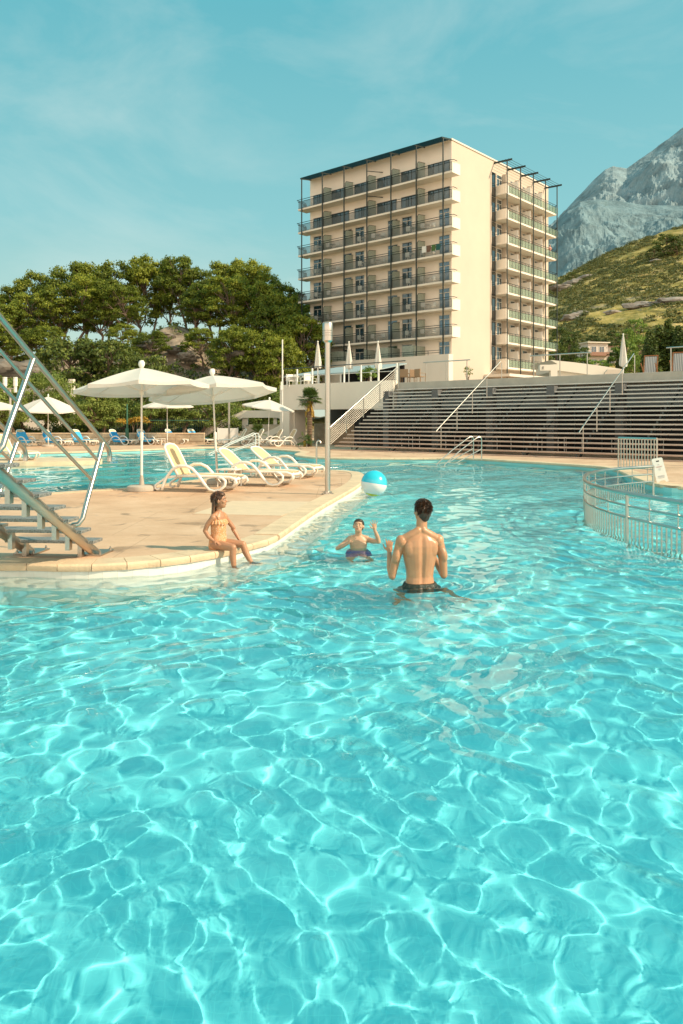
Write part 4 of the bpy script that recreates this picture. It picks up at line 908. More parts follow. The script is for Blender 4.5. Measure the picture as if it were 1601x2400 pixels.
far_l=[(62,1043.0),(124,1043),(190,1042),(280,1041),(344,1040),(410,1039),(462,1038.5)]
nm=['leftmost','second from the left','third from the left','fourth from the left','fifth from the left','sixth from the left','rightmost']
for i,(a,b_) in enumerate(far_l):
    rz=R(-25+rnd.uniform(-6,6)); o,p=lounger(a,b_+2,rz,56,'far lounger under a blue towel, '+nm[i]+' of seven',G2)
    towel(p,rz,56,i,'blue towel draped on the '+nm[i]+' of the towelled far loungers')
for i,(a,b_,rz,l) in enumerate([(556,1043,R(200),'plain far lounger beside the white panel, facing left'),(596,1043,R(205),'plain far lounger behind the white pool handrail'),(640,1044,R(205),'plain far lounger left of the last one by the palm'),(672,1046,R(208),'rightmost plain far lounger, nearest the palm')]):
    lounger(a,b_,rz,60,l,G2,'tan_sling')
def side_table(loc,rz,label,group,h=.42):
    global STB
    e=empty('side_table',loc,rz,label,'table',group); MB().box(-.25,.25,-.25,.25,h-.03,h).build('table_top',M['white_plastic'],e,bevel=.01)
    l=None
    for a in(-.21,.21):
        for b_ in(-.21,.21):
            if l is None: l=MB().tube([(0,0,0),(0,0,h-.03)],.017,6).build('leg',M['white_plastic'],e)
            else: l=sub(l,e)
            l.location=(a,b_,0)
    return e
side_table(at(538,1140),R(-14),'white side table between the left and middle near loungers','side tables')
side_table(at(634,1113),R(-20),'white side table between the middle and right near loungers','side tables')
for a,l in((232,'third and fourth'),(160,'second and third'),(376,'fifth and sixth')): side_table(at(a,1042.5),R(-20),'white side table between the %s towelled far loungers'%l,'side tables',.4)
# ---- parasols
def parasol(loc,Hh,rad,label,lean=0,tilt=(0,0),n=8,drop=.47,base=True,squarish=False,bw=.33,ball=.07):
    e=empty('parasol',loc,0,label,'parasol','open parasols'); 
    tx=lean; top=Vector((tx,0,Hh)); rimz=Hh-drop
    MB().tube([(0,0,.06),(tx*.45,0,Hh*.42)],.028,10).build('lower_pole',M['white_paint'],e,smooth=True)
    MB().tube([(tx*.45,0,Hh*.42),(tx,0,Hh)],.021,10).build('pole',M['white_paint'],e,smooth=True)
    MB().lathe([(.034,-.09),(.04,-.07),(.04,.07),(.034,.09)],(tx*.45,0,Hh*.44),10).build('clamp',M['white_plastic'],e,smooth=True)
    if base:
        MB().lathe([(bw,0),(bw+.01,.03),(bw,.10),(bw-.05,.125),(.06,.13),(.05,.2),(.032,.34),(.0,.34)],n=28).build('base',M['concrete'],e,smooth=True)
    # canopy: n panels, ribs straight, cloth sagging between ribs; a flap on top
    V=[];Fs=[];nr=9;npn=10;TI=Matrix.Rotation(R(tilt[0]),3,'X')@Matrix.Rotation(R(tilt[1]),3,'Y')
    N_=n*npn
    def pt(a,t,k):
        ph=(k%npn)/npn; sag=math.sin(PI*ph)
        rr=rad*(1-.05*sag*t**2)*(math.cos(PI/n)/math.cos(abs(((k/npn)%1)-.5)*2*PI/n) if True else 1)/math.cos(PI/n)
        rr=rad*math.cos(PI/n)/math.cos((ph-.5)*2*PI/n)*(1-.03*sag)
        zz=-drop*(t**1.18)-.055*sag*t*(1-t*.35)
        return TI@Vector((math.cos(a)*rr*t,math.sin(a)*rr*t,zz))
    for i in range(nr+1):
        t=.015+.985*i/nr
        for k in range(N_): V.append(tuple(top+Vector((0,0,-.02))+pt(2*PI*k/N_+.2,t,k)))
    b0=len(V)
    for k in range(N_): v=top+Vector((0,0,-.02))+pt(2*PI*k/N_+.2,1,k); V.append((v.x,v.y,v.z-.085+.02*math.sin(PI*(k%npn)/npn)))
    for i in range(nr+1):
        for k in range(N_): a=i*N_+k;b_=i*N_+(k+1)%N_; Fs.append((a,b_,b_+N_,a+N_))
    me=bpy.data.meshes.new('canopy'); me.from_pydata(V,[],Fs); me.polygons.foreach_set('use_smooth',[True]*len(Fs)); me.update(); 
    try: me.set_sharp_from_angle(angle=R(24))
    except Exception: pass
    cn=meshobj('canopy',me,M['canvas'],e)
    MB().lathe([(.012,-.05),(.035,-.02),(.05,.0),(ball,.05),(ball,.09),(ball*.7,.14),(.0,.15)],top,14).build('finial',M['white_plastic'],e,smooth=True)
    rb=MB(); 
    r0=None
    for j in range(n):
        a=2*PI*j/n+.2; q=TI@Vector((math.cos(a)*rad,math.sin(a)*rad,-drop-.0)); m_=TI@Vector((math.cos(a)*rad*.5,math.sin(a)*rad*.5,-drop*.46))
        o=MB().tube([top+Vector((0,0,-.06)),top+m_+Vector((0,0,-.05)),top+q+Vector((0,0,-.03))],.010,5).tube([(tx*.9,0,Hh-drop-.12),tuple(top+m_+Vector((0,0,-.06)))],.008,5).build('rib',M['white_paint'],e)
    MB().lathe([(.045,-.05),(.05,0),(.03,.06)],(tx*.9,0,Hh-drop-.14),10).build('hub',M['white_plastic'],e)
    return e
parasol(at(332,1150),2.74,1.46,'large near parasol with round concrete base left of the near loungers',0,(-3,-3.5),bw=.31,drop=.43)
parasol(at(510,1134),2.68,1.55,'leaning near parasol standing among the three near loungers',-.13,(-5,-6),bw=.26,drop=.43)
parasol(at(392,1043.5),2.95,1.62,'far parasol behind the two near ones, above towelled loungers',0,(2,0),ball=.05)
parasol(at(113,1047),3.0,1.78,'far parasol with drooping scalloped edge behind the metal stairs',.0,(6,3),n=6,ball=.04,drop=.75)
parasol(at(628,1045),2.85,1.62,'far parasol above the plain loungers by the white stair',.1,(3,8),ball=.06)
parasol(at(-22,1050),2.75,1.7,'far parasol cut off by the left photo edge',0,(2,0),ball=.05)
def closed_parasol(loc,Hh,label,fold0=.95,z0=.0,lean=0):
    e=empty('closed_parasol',loc,0,label,'parasol','closed parasols on the terrace'); MB().tube([(0,0,0),(lean,0,Hh)],.035,8).build('pole',M['white_paint'],e,smooth=True)
    V=[];Fs=[];n=20;m=10;L_=Hh-fold0
    for i in range(m+1):
        t=i/m; r=.03+.20*t**.8*(1 if t<.93 else .85); 
        for k in range(n):
            a=2*PI*k/n; rr=r*(1+.28*math.sin(a*5+t*1.5)); V.append((lean+math.cos(a)*rr,math.sin(a)*rr,Hh-L_*t+(.05*math.sin(a*3) if i==m else 0)))
    for i in range(m):
        for k in range(n): a=i*n+k;b_=i*n+(k+1)%n; Fs.append((a,a+n,b_+n,b_))
    me=bpy.data.meshes.new('folded_canopy'); me.from_pydata(V,[],Fs); me.polygons.foreach_set('use_smooth',[True]*len(Fs)); me.update(); meshobj('folded_canopy',me,M['canvas'],e)
    MB().lathe([(.02,0),(.05,.04),(.05,.1),(0,.13)],(lean,0,Hh),8).build('finial',M['white_plastic'],e); MB().lathe([(.35,0),(.35,.08),(.05,.1)],n=14).build('base',M['concrete'],e); return e
for a,yt,yb,D,l in((745,803,862,51,'closed white parasol on the terrace, left of the steel lamp top'),(818,804,864,50.5,'closed white parasol on the terrace, middle of three'),(886,803,864,50,'closed white parasol on the terrace beside the green willowy tree'),(1461,786,858,48,'large closed white parasol on the terrace in front of the hillside')):
    Ht=CAMZ+(HZ-yt)/F*D-3.9; closed_parasol(Vector(((a-800.5)/F*D,D,3.9)),Ht,l,CAMZ+(HZ-yb)/F*D-3.9)
# ---- near steel lamp
lp=at(768,1158); e=empty('steel_lamp',lp,0,'tall stainless steel lamp column with ringed cylinder head on the near deck','lamp')
MB().tube([(0,0,.02),(0,0,3.22)],.057,20).build('column',M['steel'],e,smooth=True)
MB().lathe([(.13,0),(.13,.014),(.075,.018),(.072,.06),(.064,.064)],n=24).build('base_plate',M['steel'],e,smooth=True)
bo=MB().lathe([(.014,.0),(.014,.03),(.006,.036)],n=8).build('bolt',M['steel_dull'],e)
for k in range(4): (bo if k==0 else sub(bo,e)).location=(.1*math.cos(k*PI/2+.6),.1*math.sin(k*PI/2+.6),.012)
MB().lathe([(.064,3.20),(.085,3.22),(.105,3.24),(.105,3.335),(.094,3.338),(.094,3.35),(.108,3.353),(.108,3.385),(.095,3.388),(.095,3.40),(.108,3.403),(.108,3.435),(.095,3.438),(.095,3.45),(.108,3.453),(.108,3.60),(.10,3.615),(0,3.618)],n=28).build('lamp_head',M['steel'],e,smooth=True)
def twin_lamp(px_,ypole,ytop,D,label):
    p=Vector(((px_-800.5)/F*D,D,DK)); e=empty('twin_lamp',p,0,label,'lamp','two headed lamps'); Ht=CAMZ+(HZ-ytop)/F*D-DK
    MB().tube([(0,0,0),(0,0,Ht-.75)],.07,10).build('column',M['concrete'],e,smooth=True); MB().box(-.36,.36,-.03,.03,Ht-.78,Ht-.70).build('arm',M['concrete'],e)
    h=MB().lathe([(.08,Ht-1.0),(.1,Ht-.98),(.1,Ht-.6),(.14,Ht-.58),(.14,Ht-.35),(.12,Ht-.34),(.12,Ht-.32),(.14,Ht-.31),(.14,Ht-.12),(.12,Ht-.11),(.12,Ht-.09),(.14,Ht-.08),(.14,Ht),(0,Ht)],n=14).build('lamp_head',M['white_paint'],e,smooth=True)
    h.location=(-.34,0,0); sub(h,e,(.34,0,0))
twin_lamp(537,1040,902,50.5,'pale two headed lamp behind the second near parasol pole')
twin_lamp(24,1050,884,50,'pale two headed lamp at the left photo edge')
p=Vector(((662-800.5)/F*49.5,49.5,DK)); e=empty('flag_pole',p,0,'thin white pole with small box beside the terrace corner','pole'); Ht=CAMZ+(HZ-796)/F*49.5-DK; MB().tube([(0,0,0),(0,0,Ht)],.04,8).build('mast',M['white_paint'],e,smooth=True); MB().box(-.1,.06,-.1,-.04,Ht*.52,Ht*.60).build('control_box',M['white_plastic'],e)
# ---- shower pipe
e=empty('shower_pipe',at(742,1102),0,'short upright steel pipe on the far rim of the peninsula','pipe')
MB().tube([(0,0,0),(0,0,.80),(.01,0,.88),(.06,0,.93),(.11,0,.90),(.13,0,.84)],.028,10).build('pipe',M['steel'],e,smooth=True); MB().lathe([(.06,0),(.06,.01),(.03,.02)],n=14).build('flange',M['steel_dull'],e)
# ---- pool handrails
def pool_rail(a,b_,dirx,label,z=DK,h=.95,sp=.0,m='white_paint'):
    pass
def hand_ladder(px_,py_,yaw,label,m,n=2,gap=.6,L_=1.5):
    p=at(px_,py_); e=empty('pool_handrail',p,yaw,label,'handrail','handrails into the pool')
    r=MB().tube([(0,0,0),(0,0,.82),(-.04,0,.9),(-.14,0,.92),(-.3,0,.84),(-L_*.6,0,.38),(-L_,0,-.12),(-L_-.05,0,-.5)],.024,8).tube([(0,0,.45),(-L_*.72,0,-.1)],.018,6).build('rail',M[m],e,smooth=True)
    for k in range(1,n): sub(r,e,(0,gap*k,0))
    return e
hand_ladder(607,1058,R(20),'white handrail entering the far basin in front of plain loungers','white_paint',2,.7,2.4)
hand_ladder(1129,1079,R(25),'steel handrail into the pool at the foot of the seating steps','steel',2,.55,1.7)
# ---- A-board
e=empty('notice_board',at(1547,1130),R(-12),'white folding floor notice board leaning on the pool edge','sign'); th=R(14)
def board(s):
    mb=MB(); H_=.62;W=.28; out=[(-W/2,0),(-W/2+.06,0),(-W/2+.085,.05),(W/2-.085,.05),(W/2-.06,0),(W/2,0),(W/2-.012,H_-.02),(W/2-.03,H_),(-W/2+.03,H_),(-W/2+.012,H_-.02)]
    vs=[(x,0,z) for x,z in out]+[(x,.012,z) for x,z in out]; n=len(out); mb.add(vs,[tuple(range(n)),tuple(range(2*n-1,n-1,-1))]+[((i+1)%n,i,n+i,n+(i+1)%n) for i in range(n)]); return mb
f=board(1).build('panel',M['white_plastic'],e); f.rotation_euler=(-th,R(-11),0); f.location=(.04,-.15,.01)
g=board(1).build('panel',M['white_plastic'],e); g.rotation_euler=(th,R(-11),0); g.location=(.04,.15,.01)
pt=MB().box(-.035,.035,-.003,-.001,.53,.56).build('handle_slot',M['black'],f)
M['ink_red']=pm('red_ink',(.55,.28,.26),.8); M['ink_grey']=pm('grey_ink',(.45,.45,.46),.8)
tx=MB(); 
for z0,w0 in((.40,.16),(.385,.12)): tx.box(-w0/2,w0/2,-.0035,-.001,z0,z0+.008)
tx.build('printed_heading',M['ink_red'],f); tx=MB()
for z0,w0 in((.46,.03),(.445,.05),(.35,.05),(.33,.06),(.31,.05),(.17,.16),(.155,.17),(.14,.15),(.12,.17),(.105,.12)): tx.box(-w0/2,w0/2,-.0035,-.001,z0,z0+.006)
tx.build('printed_notice',M['ink_grey'],f)
# ---- curved barrier in the pool
rail_pts=[(4.9,8.2),(4.42,9.8),(4.14,11.2),(4.10,12.3),(4.2,13.2),(4.56,14.4),(4.95,15.4),(5.5,16.3),(6.3,17.1),(7.25,17.8)]
rp=[Vector(p) for p in chaikin(rail_pts,3)]
e=empty('pool_barrier',(4.3,12.5,0),0,'curved stainless steel barrier standing in the water around the small basin','barrier')
def rl(z,r): r*=1.25; return MB().tube([(p.x-4.3,p.y-12.5,z) for p in rp],r,8)
rl(.64,.026).build('top_rail',M['steel'],e,smooth=True); rl(.46,.014).build('mid_rail',M['steel'],e,smooth=True); rl(.29,.016).build('mid_rail',M['steel'],e,smooth=True); rl(-.55,.016).build('bottom_rail',M['steel'],e,smooth=True)
rs_=resample([(p.x,p.y) for p in rp],.105); bal=MB().tube([(0,0,-.55),(0,0,.29)],.0115,6).build('baluster',M['steel_dull'],e)
for i,p in enumerate(rs_[:100]): (bal if i==0 else sub(bal,e)).location=(p.x-4.3,p.y-12.5,0)
pst=MB().tube([(0,0,-1.0),(0,0,.62)],.026,10).build('post',M['steel'],e,smooth=True); ps2=MB().tube([(0,0,.29),(0,0,.64)],.009,6).build('upright',M['steel'],e)
L5=resample([(p.x,p.y) for p in rp],1.9); 
for i,p in enumerate(resample([(p.x,p.y) for p in rp],.1)):
    pass
fixed=[(4.16,11.15),(4.62,14.55),(7.24,17.78),(4.72,8.75)]
for i,p in enumerate(fixed): (pst if i==0 else sub(pst,e)).location=(p[0]-4.3,p[1]-12.5,0)
up=resample([(p.x,p.y) for p in rp],.62)
for i,p in enumerate(up): (ps2 if i==0 else sub(ps2,e)).location=(p.x-4.3,p.y-12.5,0)
# ---- short balustrade on the far rim
a=at(1450,1104);b_=at(1540,1111); dv_=(b_-a); L_=dv_.length; e=empty('rim_balustrade',a,math.atan2(dv_.y,dv_.x),'short straight steel balustrade beside the folding notice board','balustrade')
MB().tube([(0,0,1.03),(L_,0,1.03)],.026,8).build('top_rail',M['steel'],e,smooth=True); MB().tube([(0,0,.12),(L_,0,.12)],.016,6).build('bottom_rail',M['steel'],e)
MB().tube([(0,0,0),(0,0,1.03)],.026,8).build('post',M['steel'],e); MB().tube([(L_,0,0),(L_,0,1.03)],.026,8).build('post',M['steel'],e)
bl_=MB().box(-.012,.012,-.008,.008,.12,1.0).build('baluster',M['steel'],e); nb=int(L_/.115)
for i in range(nb): (bl_ if i==0 else sub(bl_,e)).location=(.1+i*.115,0,0)
# ---- metal slide stairs at the left
SB=Vector((-2.87,8.95,DK)); ux=Vector((-.0975,-1,0)).normalized(); rz=math.atan2(ux.y,ux.x); sl_=.5187/math.sqrt(1+.0975**2)
st=empty('metal_stairs',SB,rz,'steel tube stairs with slatted grey treads rising out of the left photo edge','stairs')   # local X = up the stairs (towards the viewer), local Y to the right of the climber
def sp_(t,y,dz=0): return (t,y,t*sl_+dz)
for y in(0,-.80):
    sr=MB().tube([sp_(.0,y,.0),sp_(7.5,y,.0)],.057,20).build('stringer',M['steel'],st,smooth=True)
    bpx=MB().box(-.22,.16,y-.13,y+.13,.0,.014).build('base_plate',M['steel_dull'],st)
    for (cx,cy) in((-.18,-.1),(-.18,.1),(.12,-.1),(.12,.1)): MB().lathe([(.016,.014),(.016,.035),(.008,.04),(.008,.055)],(cx,y+cy,0),8).build('bolt',M['steel'],bpx,smooth=True)
def meshtread():
    m,nt,b=nodes('perforated_tread'); v=coords(nt,'Object'); n=N(nt,'ShaderNodeTexVoronoi'); n.inputs['Scale'].default_value=75; nt.links.new(v,n.inputs[0]); r=ramp(nt,n.outputs[0],[(.25,(.05,.05,.05)),(.45,(.30,.29,.27))]); nt.links.new(r.outputs[0],b.inputs['Base Color']); b.inputs['Roughness'].default_value=.5; b.inputs['Metallic'].default_value=.3; return m
M['perf']=meshtread()
tdm=MB().box(-.11,.14,-.93,.12,-.035,0).build('tread',M['perf'],st,bevel=.006)
brm=MB().box(-.02,.05,-.05,.0,-.235,-.035).build('tread_bracket',M['steel_dull'],tdm); brm.location=(0,-.06,0); 
trs=[tdm]
for i in range(14):
    t=.20+.31*i; z=.20+.161*i
    q=tdm if i==0 else sub(tdm,st); q.location=(t,0,z)
    if i: sub(brm,q,(0,-.06,0))
    sub(brm,q,(0,-.72,0)); 
def rail_side(y,sgn):
    # handrail 0.95 above the stringer, two mid rails, bent posts leaning square to the slope
    r=MB().tube([(-.42,y,.93),(-.40,y,1.02),(-.33,y,1.08),(-.20,y,1.09-.0),(.0,y,sl_*.0+1.16),sp_(.9,y,1.16),sp_(7.5,y,1.16)],.0265,14).build('handrail',M['steel'],st,smooth=True)
for y in(.12,-.92):
    MB().tube([(-.10,y,1.07),(-.115,y,1.15),(-.07,y,1.225),(.02,y,1.275),(.12,y,.12*sl_+1.27),sp_(.6,y,1.27),sp_(7.5,y,1.27)],.027,14).build('handrail',M['steel'],st,smooth=True)
    for h0,x0 in((.98,.22),(.69,.36)):
        MB().tube([(x0,y,x0*sl_+h0),sp_(7.5,y,h0)],.018,10).build('mid_rail',M['steel'],st,smooth=True)
    for k in range(4):
        t=.68+1.62*k
        pts=[(t,y*.2+(-.8 if y<0 else 0)*.8,t*sl_+.07),(t-.02,y*.75+(-.8*.25 if y<0 else 0),t*sl_+.08),(t-.06,y,t*sl_+.14),(t-.14,y,t*sl_+.28)]
        up_=Vector((-.50,0,1.05)); pts.append((t-.60,y,(t-.60)*sl_+1.26))
        MB().tube(pts,.027,12).build('post',M['steel'],st,smooth=True)
        MB().box(t-.06,t+.06,(0 if y>0 else -.8)-.07,(0 if y>0 else -.8)+.07,t*sl_+.045,t*sl_+.075).build('clamp',M['steel_dull'],st)
# ================================================================ TERRACE AND UNDERCROFT THINGS
def chair(name,m,loc,rz,label,group,sc=1.0,kind=0):
    global CHP
    e=empty(name,loc,rz,label,'chair',group); s=sc
    MB().box(-.24,.24,-.24,.22,.42,.46).build('seat',M[m],e); MB().box(-.25,.25,.20,.25,.46,.9).build('backrest',M[m],e)
    for a in(-.22,.22):
        MB().tube([(a,-.22,0),(a,-.22,.44)],.02,5).build('leg',M[m],e); MB().tube([(a,.22,0),(a,.22,.44)],.02,5).build('leg',M[m],e)
        MB().tube([(a*1.1,-.22,.44),(a*1.1,-.22,.64),(a*1.1,.22,.66)],.02,5).build('armrest',M[m],e)
    return e
for i,(a,D,rz,l) in enumerate([(682,51,.5,'leftmost white chair on the terrace above the palm'),(696,51.5,2.6,'second white chair on the terrace above the palm'),(715,50.6,3.8,'white chair on the terrace left of the steel lamp head'),(730,51.4,1.0,'white chair on the terrace behind the steel lamp column')]): chair('terrace_chair','white_plastic',Vector(((a-800.5)/F*D,D,3.9)),rz,l,'white terrace chairs')
for i,(a,D,l) in enumerate([(689,51.3,'small white table between the leftmost terrace chairs'),(722,51,'small white table beside the steel lamp column on the terrace')]):
    e=empty('terrace_table',Vector(((a-800.5)/F*D,D,3.9)),0,l,'table','white terrace tables'); MB().lathe([(.4,.70),(.4,.74)],n=16).build('table_top',M['white_plastic'],e); MB().tube([(0,0,0),(0,0,.7)],.04,8).build('pedestal',M['white_plastic'],e)
for i,(a,D,rz,l) in enumerate([(949,46.2,PI*.9,'brown wicker chair nearest the top of the side rail'),(966,46.6,PI*1.1,'brown wicker chair in the middle of three'),(985,46,PI*.7,'brown wicker chair furthest right, beside the guard rail')]): chair('wicker_chair','wicker',Vector(((a-800.5)/F*D,D,3.9)),rz,l,'wicker terrace chairs',1.05)
# folding striped deck chairs on the right
M['stripe']=None
m,nt,b=nodes('striped_canvas'); wv=N(nt,'ShaderNodeTexWave'); wv.inputs['Scale'].default_value=4.2; wv.bands_direction='X'; nt.links.new(coords(nt),wv.inputs[0]); r=ramp(nt,wv.outputs[0],[(.4,(.22,.20,.20)),(.6,(.62,.55,.50))]); nt.links.new(r.outputs[0],b.inputs['Base Color']); b.inputs['Roughness'].default_value=.9; M['stripe']=m
for a,D,l in((1524,37.2,'left striped deck chair with orange wooden frame on the terrace'),(1592,35.4,'right striped deck chair with orange wooden frame at the photo edge')):
    p=Vector(((a-800.5)/F*D,D,3.9)); e=empty('deck_chair',p,BRZ+R(10),l,'deck chair','striped deck chairs')
    for x in(-.30,.30): MB().bar((x,-.1,0),(x,.30,.98),.05,.03).build('frame_rail',M['wood'],e); MB().bar((x*1.08,.4,0),(x*1.08,-.6,.55),.04,.03).build('leg',M['wood'],e)
    MB().bar((-.32,.30,.98),(.32,.30,.98),.05,.05).build('crossbar',M['wood'],e); MB().quad((-.26,-.05,.1),(.26,-.05,.1),(.26,.26,.93),(-.26,.26,.93)).build('canvas_seat',M['stripe'],e)
# white pavilion wall behind the steps with its black letter
def PD(x,y,D): v=atD(x,y,D); return (v.x,v.y,v.z)
D=62; e=empty('pavilion',(0,D,0),0,'low white sculpted pavilion roof and wall behind the guard rail','pavilion')
def poly(name,pts,D,th,m):
    P_=[atD(x,y,D) for x,y in pts]; n=len(P_); vs=[(p.x,0,p.z) for p in P_]+[(p.x,th,p.z) for p in P_]
    # pts are clockwise in the picture
    return MB().add(vs,[tuple(range(n-1,-1,-1)),tuple(range(n,2*n))]+[(i,(i+1)%n,n+(i+1)%n,n+i) for i in range(n)]).build(name,m,e)
b0=poly('sign_beam',[(1266,855),(1291,854.5),(1307,853),(1307,900),(1291,900),(1291,868.5),(1266,868.5)],D,.5,M['white_render'])
r0=poly('roof',[(1290,843.5),(1345,849),(1400,856),(1458,865),(1455,876),(1430,884),(1400,880),(1307,868),(1307,853)],D+.6,7,M['white_render']); r0.location=(0,.6,0)
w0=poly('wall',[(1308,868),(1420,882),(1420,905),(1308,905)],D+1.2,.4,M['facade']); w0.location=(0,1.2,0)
s0=poly('end_screen',[(1425,866),(1460,866),(1462,885),(1417,885),(1418,874)],D-.2,.3,M['cream_wall']); s0.location=(0,-.2,0)
cu=bpy.data.curves.new('sign_letter','FONT'); cu.body='E'; cu.size=.30; cu.extrude=.01; lo_=bpy.data.objects.new('tmp',cu); C.objects.link(lo_); dg=bpy.context.evaluated_depsgraph_get(); me=bpy.data.meshes.new_from_object(lo_.evaluated_get(dg)); bpy.data.objects.remove(lo_); me.name='sign_letter'
q=meshobj('sign_letter',me,M['black'],b0); pp=atD(1271,865,D); q.location=(pp.x,-.02,pp.z); q.rotation_euler=(PI/2,0,0)
# palms
def palm(name,loc,Ht,fr,label,nf=34,tr=.13):
    e=empty(name,loc,0,label,'palm'); rg=np.random.default_rng(int(Ht*100))
    if Ht>1:
        pr=[];z=0
        while z<Ht: pr+= [(tr*(1.0+.25*(z/Ht)),z),(tr*(1.22+.25*(z/Ht)),z+.045),(tr*(1.0+.25*(z/Ht)),z+.09)]; z+=.1
        MB().lathe(pr,n=12).build('trunk',M['bark'],e)
        sk=MB()
        for i in range(40):
            a=rg.random()*6.28; z=Ht*(.72+.28*rg.random()); c_,s_=math.cos(a),math.sin(a); sk.bar((c_*tr,s_*tr,z),(c_*(tr+.16),s_*(tr+.16),z-.3-.1*rg.random()),.05,.015)
        sk.build('dead_fronds',M['gold_leaf'],e)
    else: MB().lathe([(tr,0),(tr*1.1,Ht*.6),(tr,Ht)],n=10).build('trunk',M['gold_leaf'],e)
    V=MB()
    for i in range(nf):
        a=rg.random()*6.28; el=R(rg.uniform(-35,85)); L_=fr*rg.uniform(.75,1.0); d0=Vector((math.cos(a)*math.cos(el),math.sin(a)*math.cos(el),math.sin(el))); base=Vector((0,0,Ht)); stem=d0*L_*.5
        side=d0.cross(Vector((0,0,1))).normalized(); upv=side.cross(d0); V.tube([base,base+stem],.012,4)
        for k in range(13):
            b_=R(-95+190*k/12); dd_=(d0*math.cos(b_)+side*math.sin(b_)); ln=L_*.52*(1-.18*abs(math.sin(b_))); c0=base+stem; m1=c0+dd_*ln*.6; tip=c0+dd_*ln+Vector((0,0,-.12*ln-.05)); wd=dd_.cross(upv).normalized()*.022*fr/.9; V.add([c0,m1+wd,tip,m1-wd],[(0,1,2,3)])
    V.build('fronds',M['palm_leaf'],e); return e
palm('fan_palm',Vector(((726-800.5)/F*46,46,DK)),2.85,.98,'fan palm with shaggy trunk in front of the white terrace wall',64)
palm('young_palm',Vector(((605-800.5)/F*50,50,DK)),.8,.85,'short young palm in front of the stair treads',26,.16)
palm('agave_palm',Vector(((714-800.5)/F*45.6,45.6,DK)),.35,.75,'spiky low plant at the foot of the fan palm',18,.08)
# white stair with its balustrade behind the far loungers
D=56; e=empty('white_stair',(0,D,0),0,'broad stone stair with white angled balustrade behind the far loungers','stairs')
def band(name,top,wd,D,th,m,y0=0):
    P_=[atD(x,y,D) for x,y in top]; Q=[atD(x,y+wd,D) for x,y in reversed(top)]; A_=P_+Q; n=len(A_); o=MB().add([(p.x,0,p.z) for p in A_]+[(p.x,th,p.z) for p in A_],[tuple(range(n-1,-1,-1)),tuple(range(n,2*n))]+[(i,(i+1)%n,n+(i+1)%n,n+i) for i in range(n)]).build(name,m,e); o.location=(0,y0,0); return o
band('balustrade',[(461,1016),(512,989),(570,962),(648,962),(680,972)],17,D,.25,M['white_render'],0)
band('balustrade',[(600,1022),(640,1005),(690,978),(735,955)],15,D-3,.25,M['white_render'],-3)
sx0=(545-800.5)/F*D
tr0=None
for i in range(8):
    w_=4.2-.0*i; o=MB().box(sx0+.35*i*.5,sx0+5.0,-2.6+.33*i,.1,DK+.16*i,DK+.16*(i+1)-.001).build('step',M['step'] if 'step' in M else M.setdefault('step',pm('stone_step',(.50,.40,.29),.85,.18,1.5,.3,20)),e)
MB().box((566-800.5)/F*D,(580-800.5)/F*D,.3,.6,DK,2.2).build('pier',M['white_render'],e); MB().box((640-800.5)/F*D,(648-800.5)/F*D,.3,.6,DK,2.2).build('pier',M['white_render'],e)
# white board beside the stair
p=at(534,1040); e=empty('wind_screen',p,R(4),'small white upright cloth screen left of the stair','screen'); MB().box(-.66,.66,0,.03,.05,1.05).build('panel',M['white_paint'],e); MB().tube([(-.68,0,0),(-.68,0,1.1)],.025,6).build('post',M['white_paint'],e); MB().tube([(.68,0,0),(.68,0,1.1)],.025,6).build('post',M['white_paint'],e)
# stone planter wall and green fence behind the far loungers
a=at(-60,1050,DK); e=empty('planter_wall',((-60-800.5)/F*50,50,DK),0,'low rough stone wall behind the towelled loungers','wall'); W_=(488+60)/F*50
sw=MB(); rr=random.Random(2); x=0
while x<W_-.3:
    l_=rr.uniform(.5,1.1); hh=.72
    for (z0,z1) in((0,.22),(.225,.46),(.465,.68)): o_=rr.uniform(0,.04); sw.box(x+.006,x+l_-.006,-.02-o_,.3,z0,z1)
    x+=l_
sw.build('stonework',M['stone'],e); MB().box(0,x,-.06,.36,.685,.76).build('capping',M['coping'],e)
e=empty('green_fence',((225-800.5)/F*53,53,DK),0,'dark green picket railing between the olive trees','fence'); W_=(490-225)/F*53
pk=MB().tube([(0,0,.1),(0,0,1.75)],.014,5).build('picket',M['green_steel'],e)
for i in range(60): (pk if i==0 else sub(pk,e)).location=(i*W_/59,0,0)
for z in(.35,1.55): MB().box(0,W_,-.02,.02,z,z+.05).build('rail',M['fence_green'] if 'fence_green' in M else M.setdefault('fence_green',pm('fence_green',(.03,.12,.07),.5)),e)
for i,a in enumerate((298,)):
    p=Vector(((a-800.5)/F*49.4,49.4,DK)); e=empty('green_post',p,0,'dark green bollard like post beside the low stone wall','post'); MB().lathe([(.12,0),(.12,1.0),(.10,1.05),(.06,1.06),(.05,2.6),(0,2.62)],n=12).build('shaft',M['fence_green'],e)
# low pale building behind the olives at left
e=empty('low_building',((10-800.5)/F*64,64,DK),R(-6),'low grey roofed white outbuilding behind the olive trees at left','building')
MB().box(-9,4.0,0,4,0,3.9).build('wall',M['white_render'],e); MB().box(-9.3,4.3,-.3,4.3,3.9,4.25).build('roof',M['concrete'],e); MB().box(5.6,6.0,0,.4,0,5.0).build('chimney_post',M['white_render'],e)
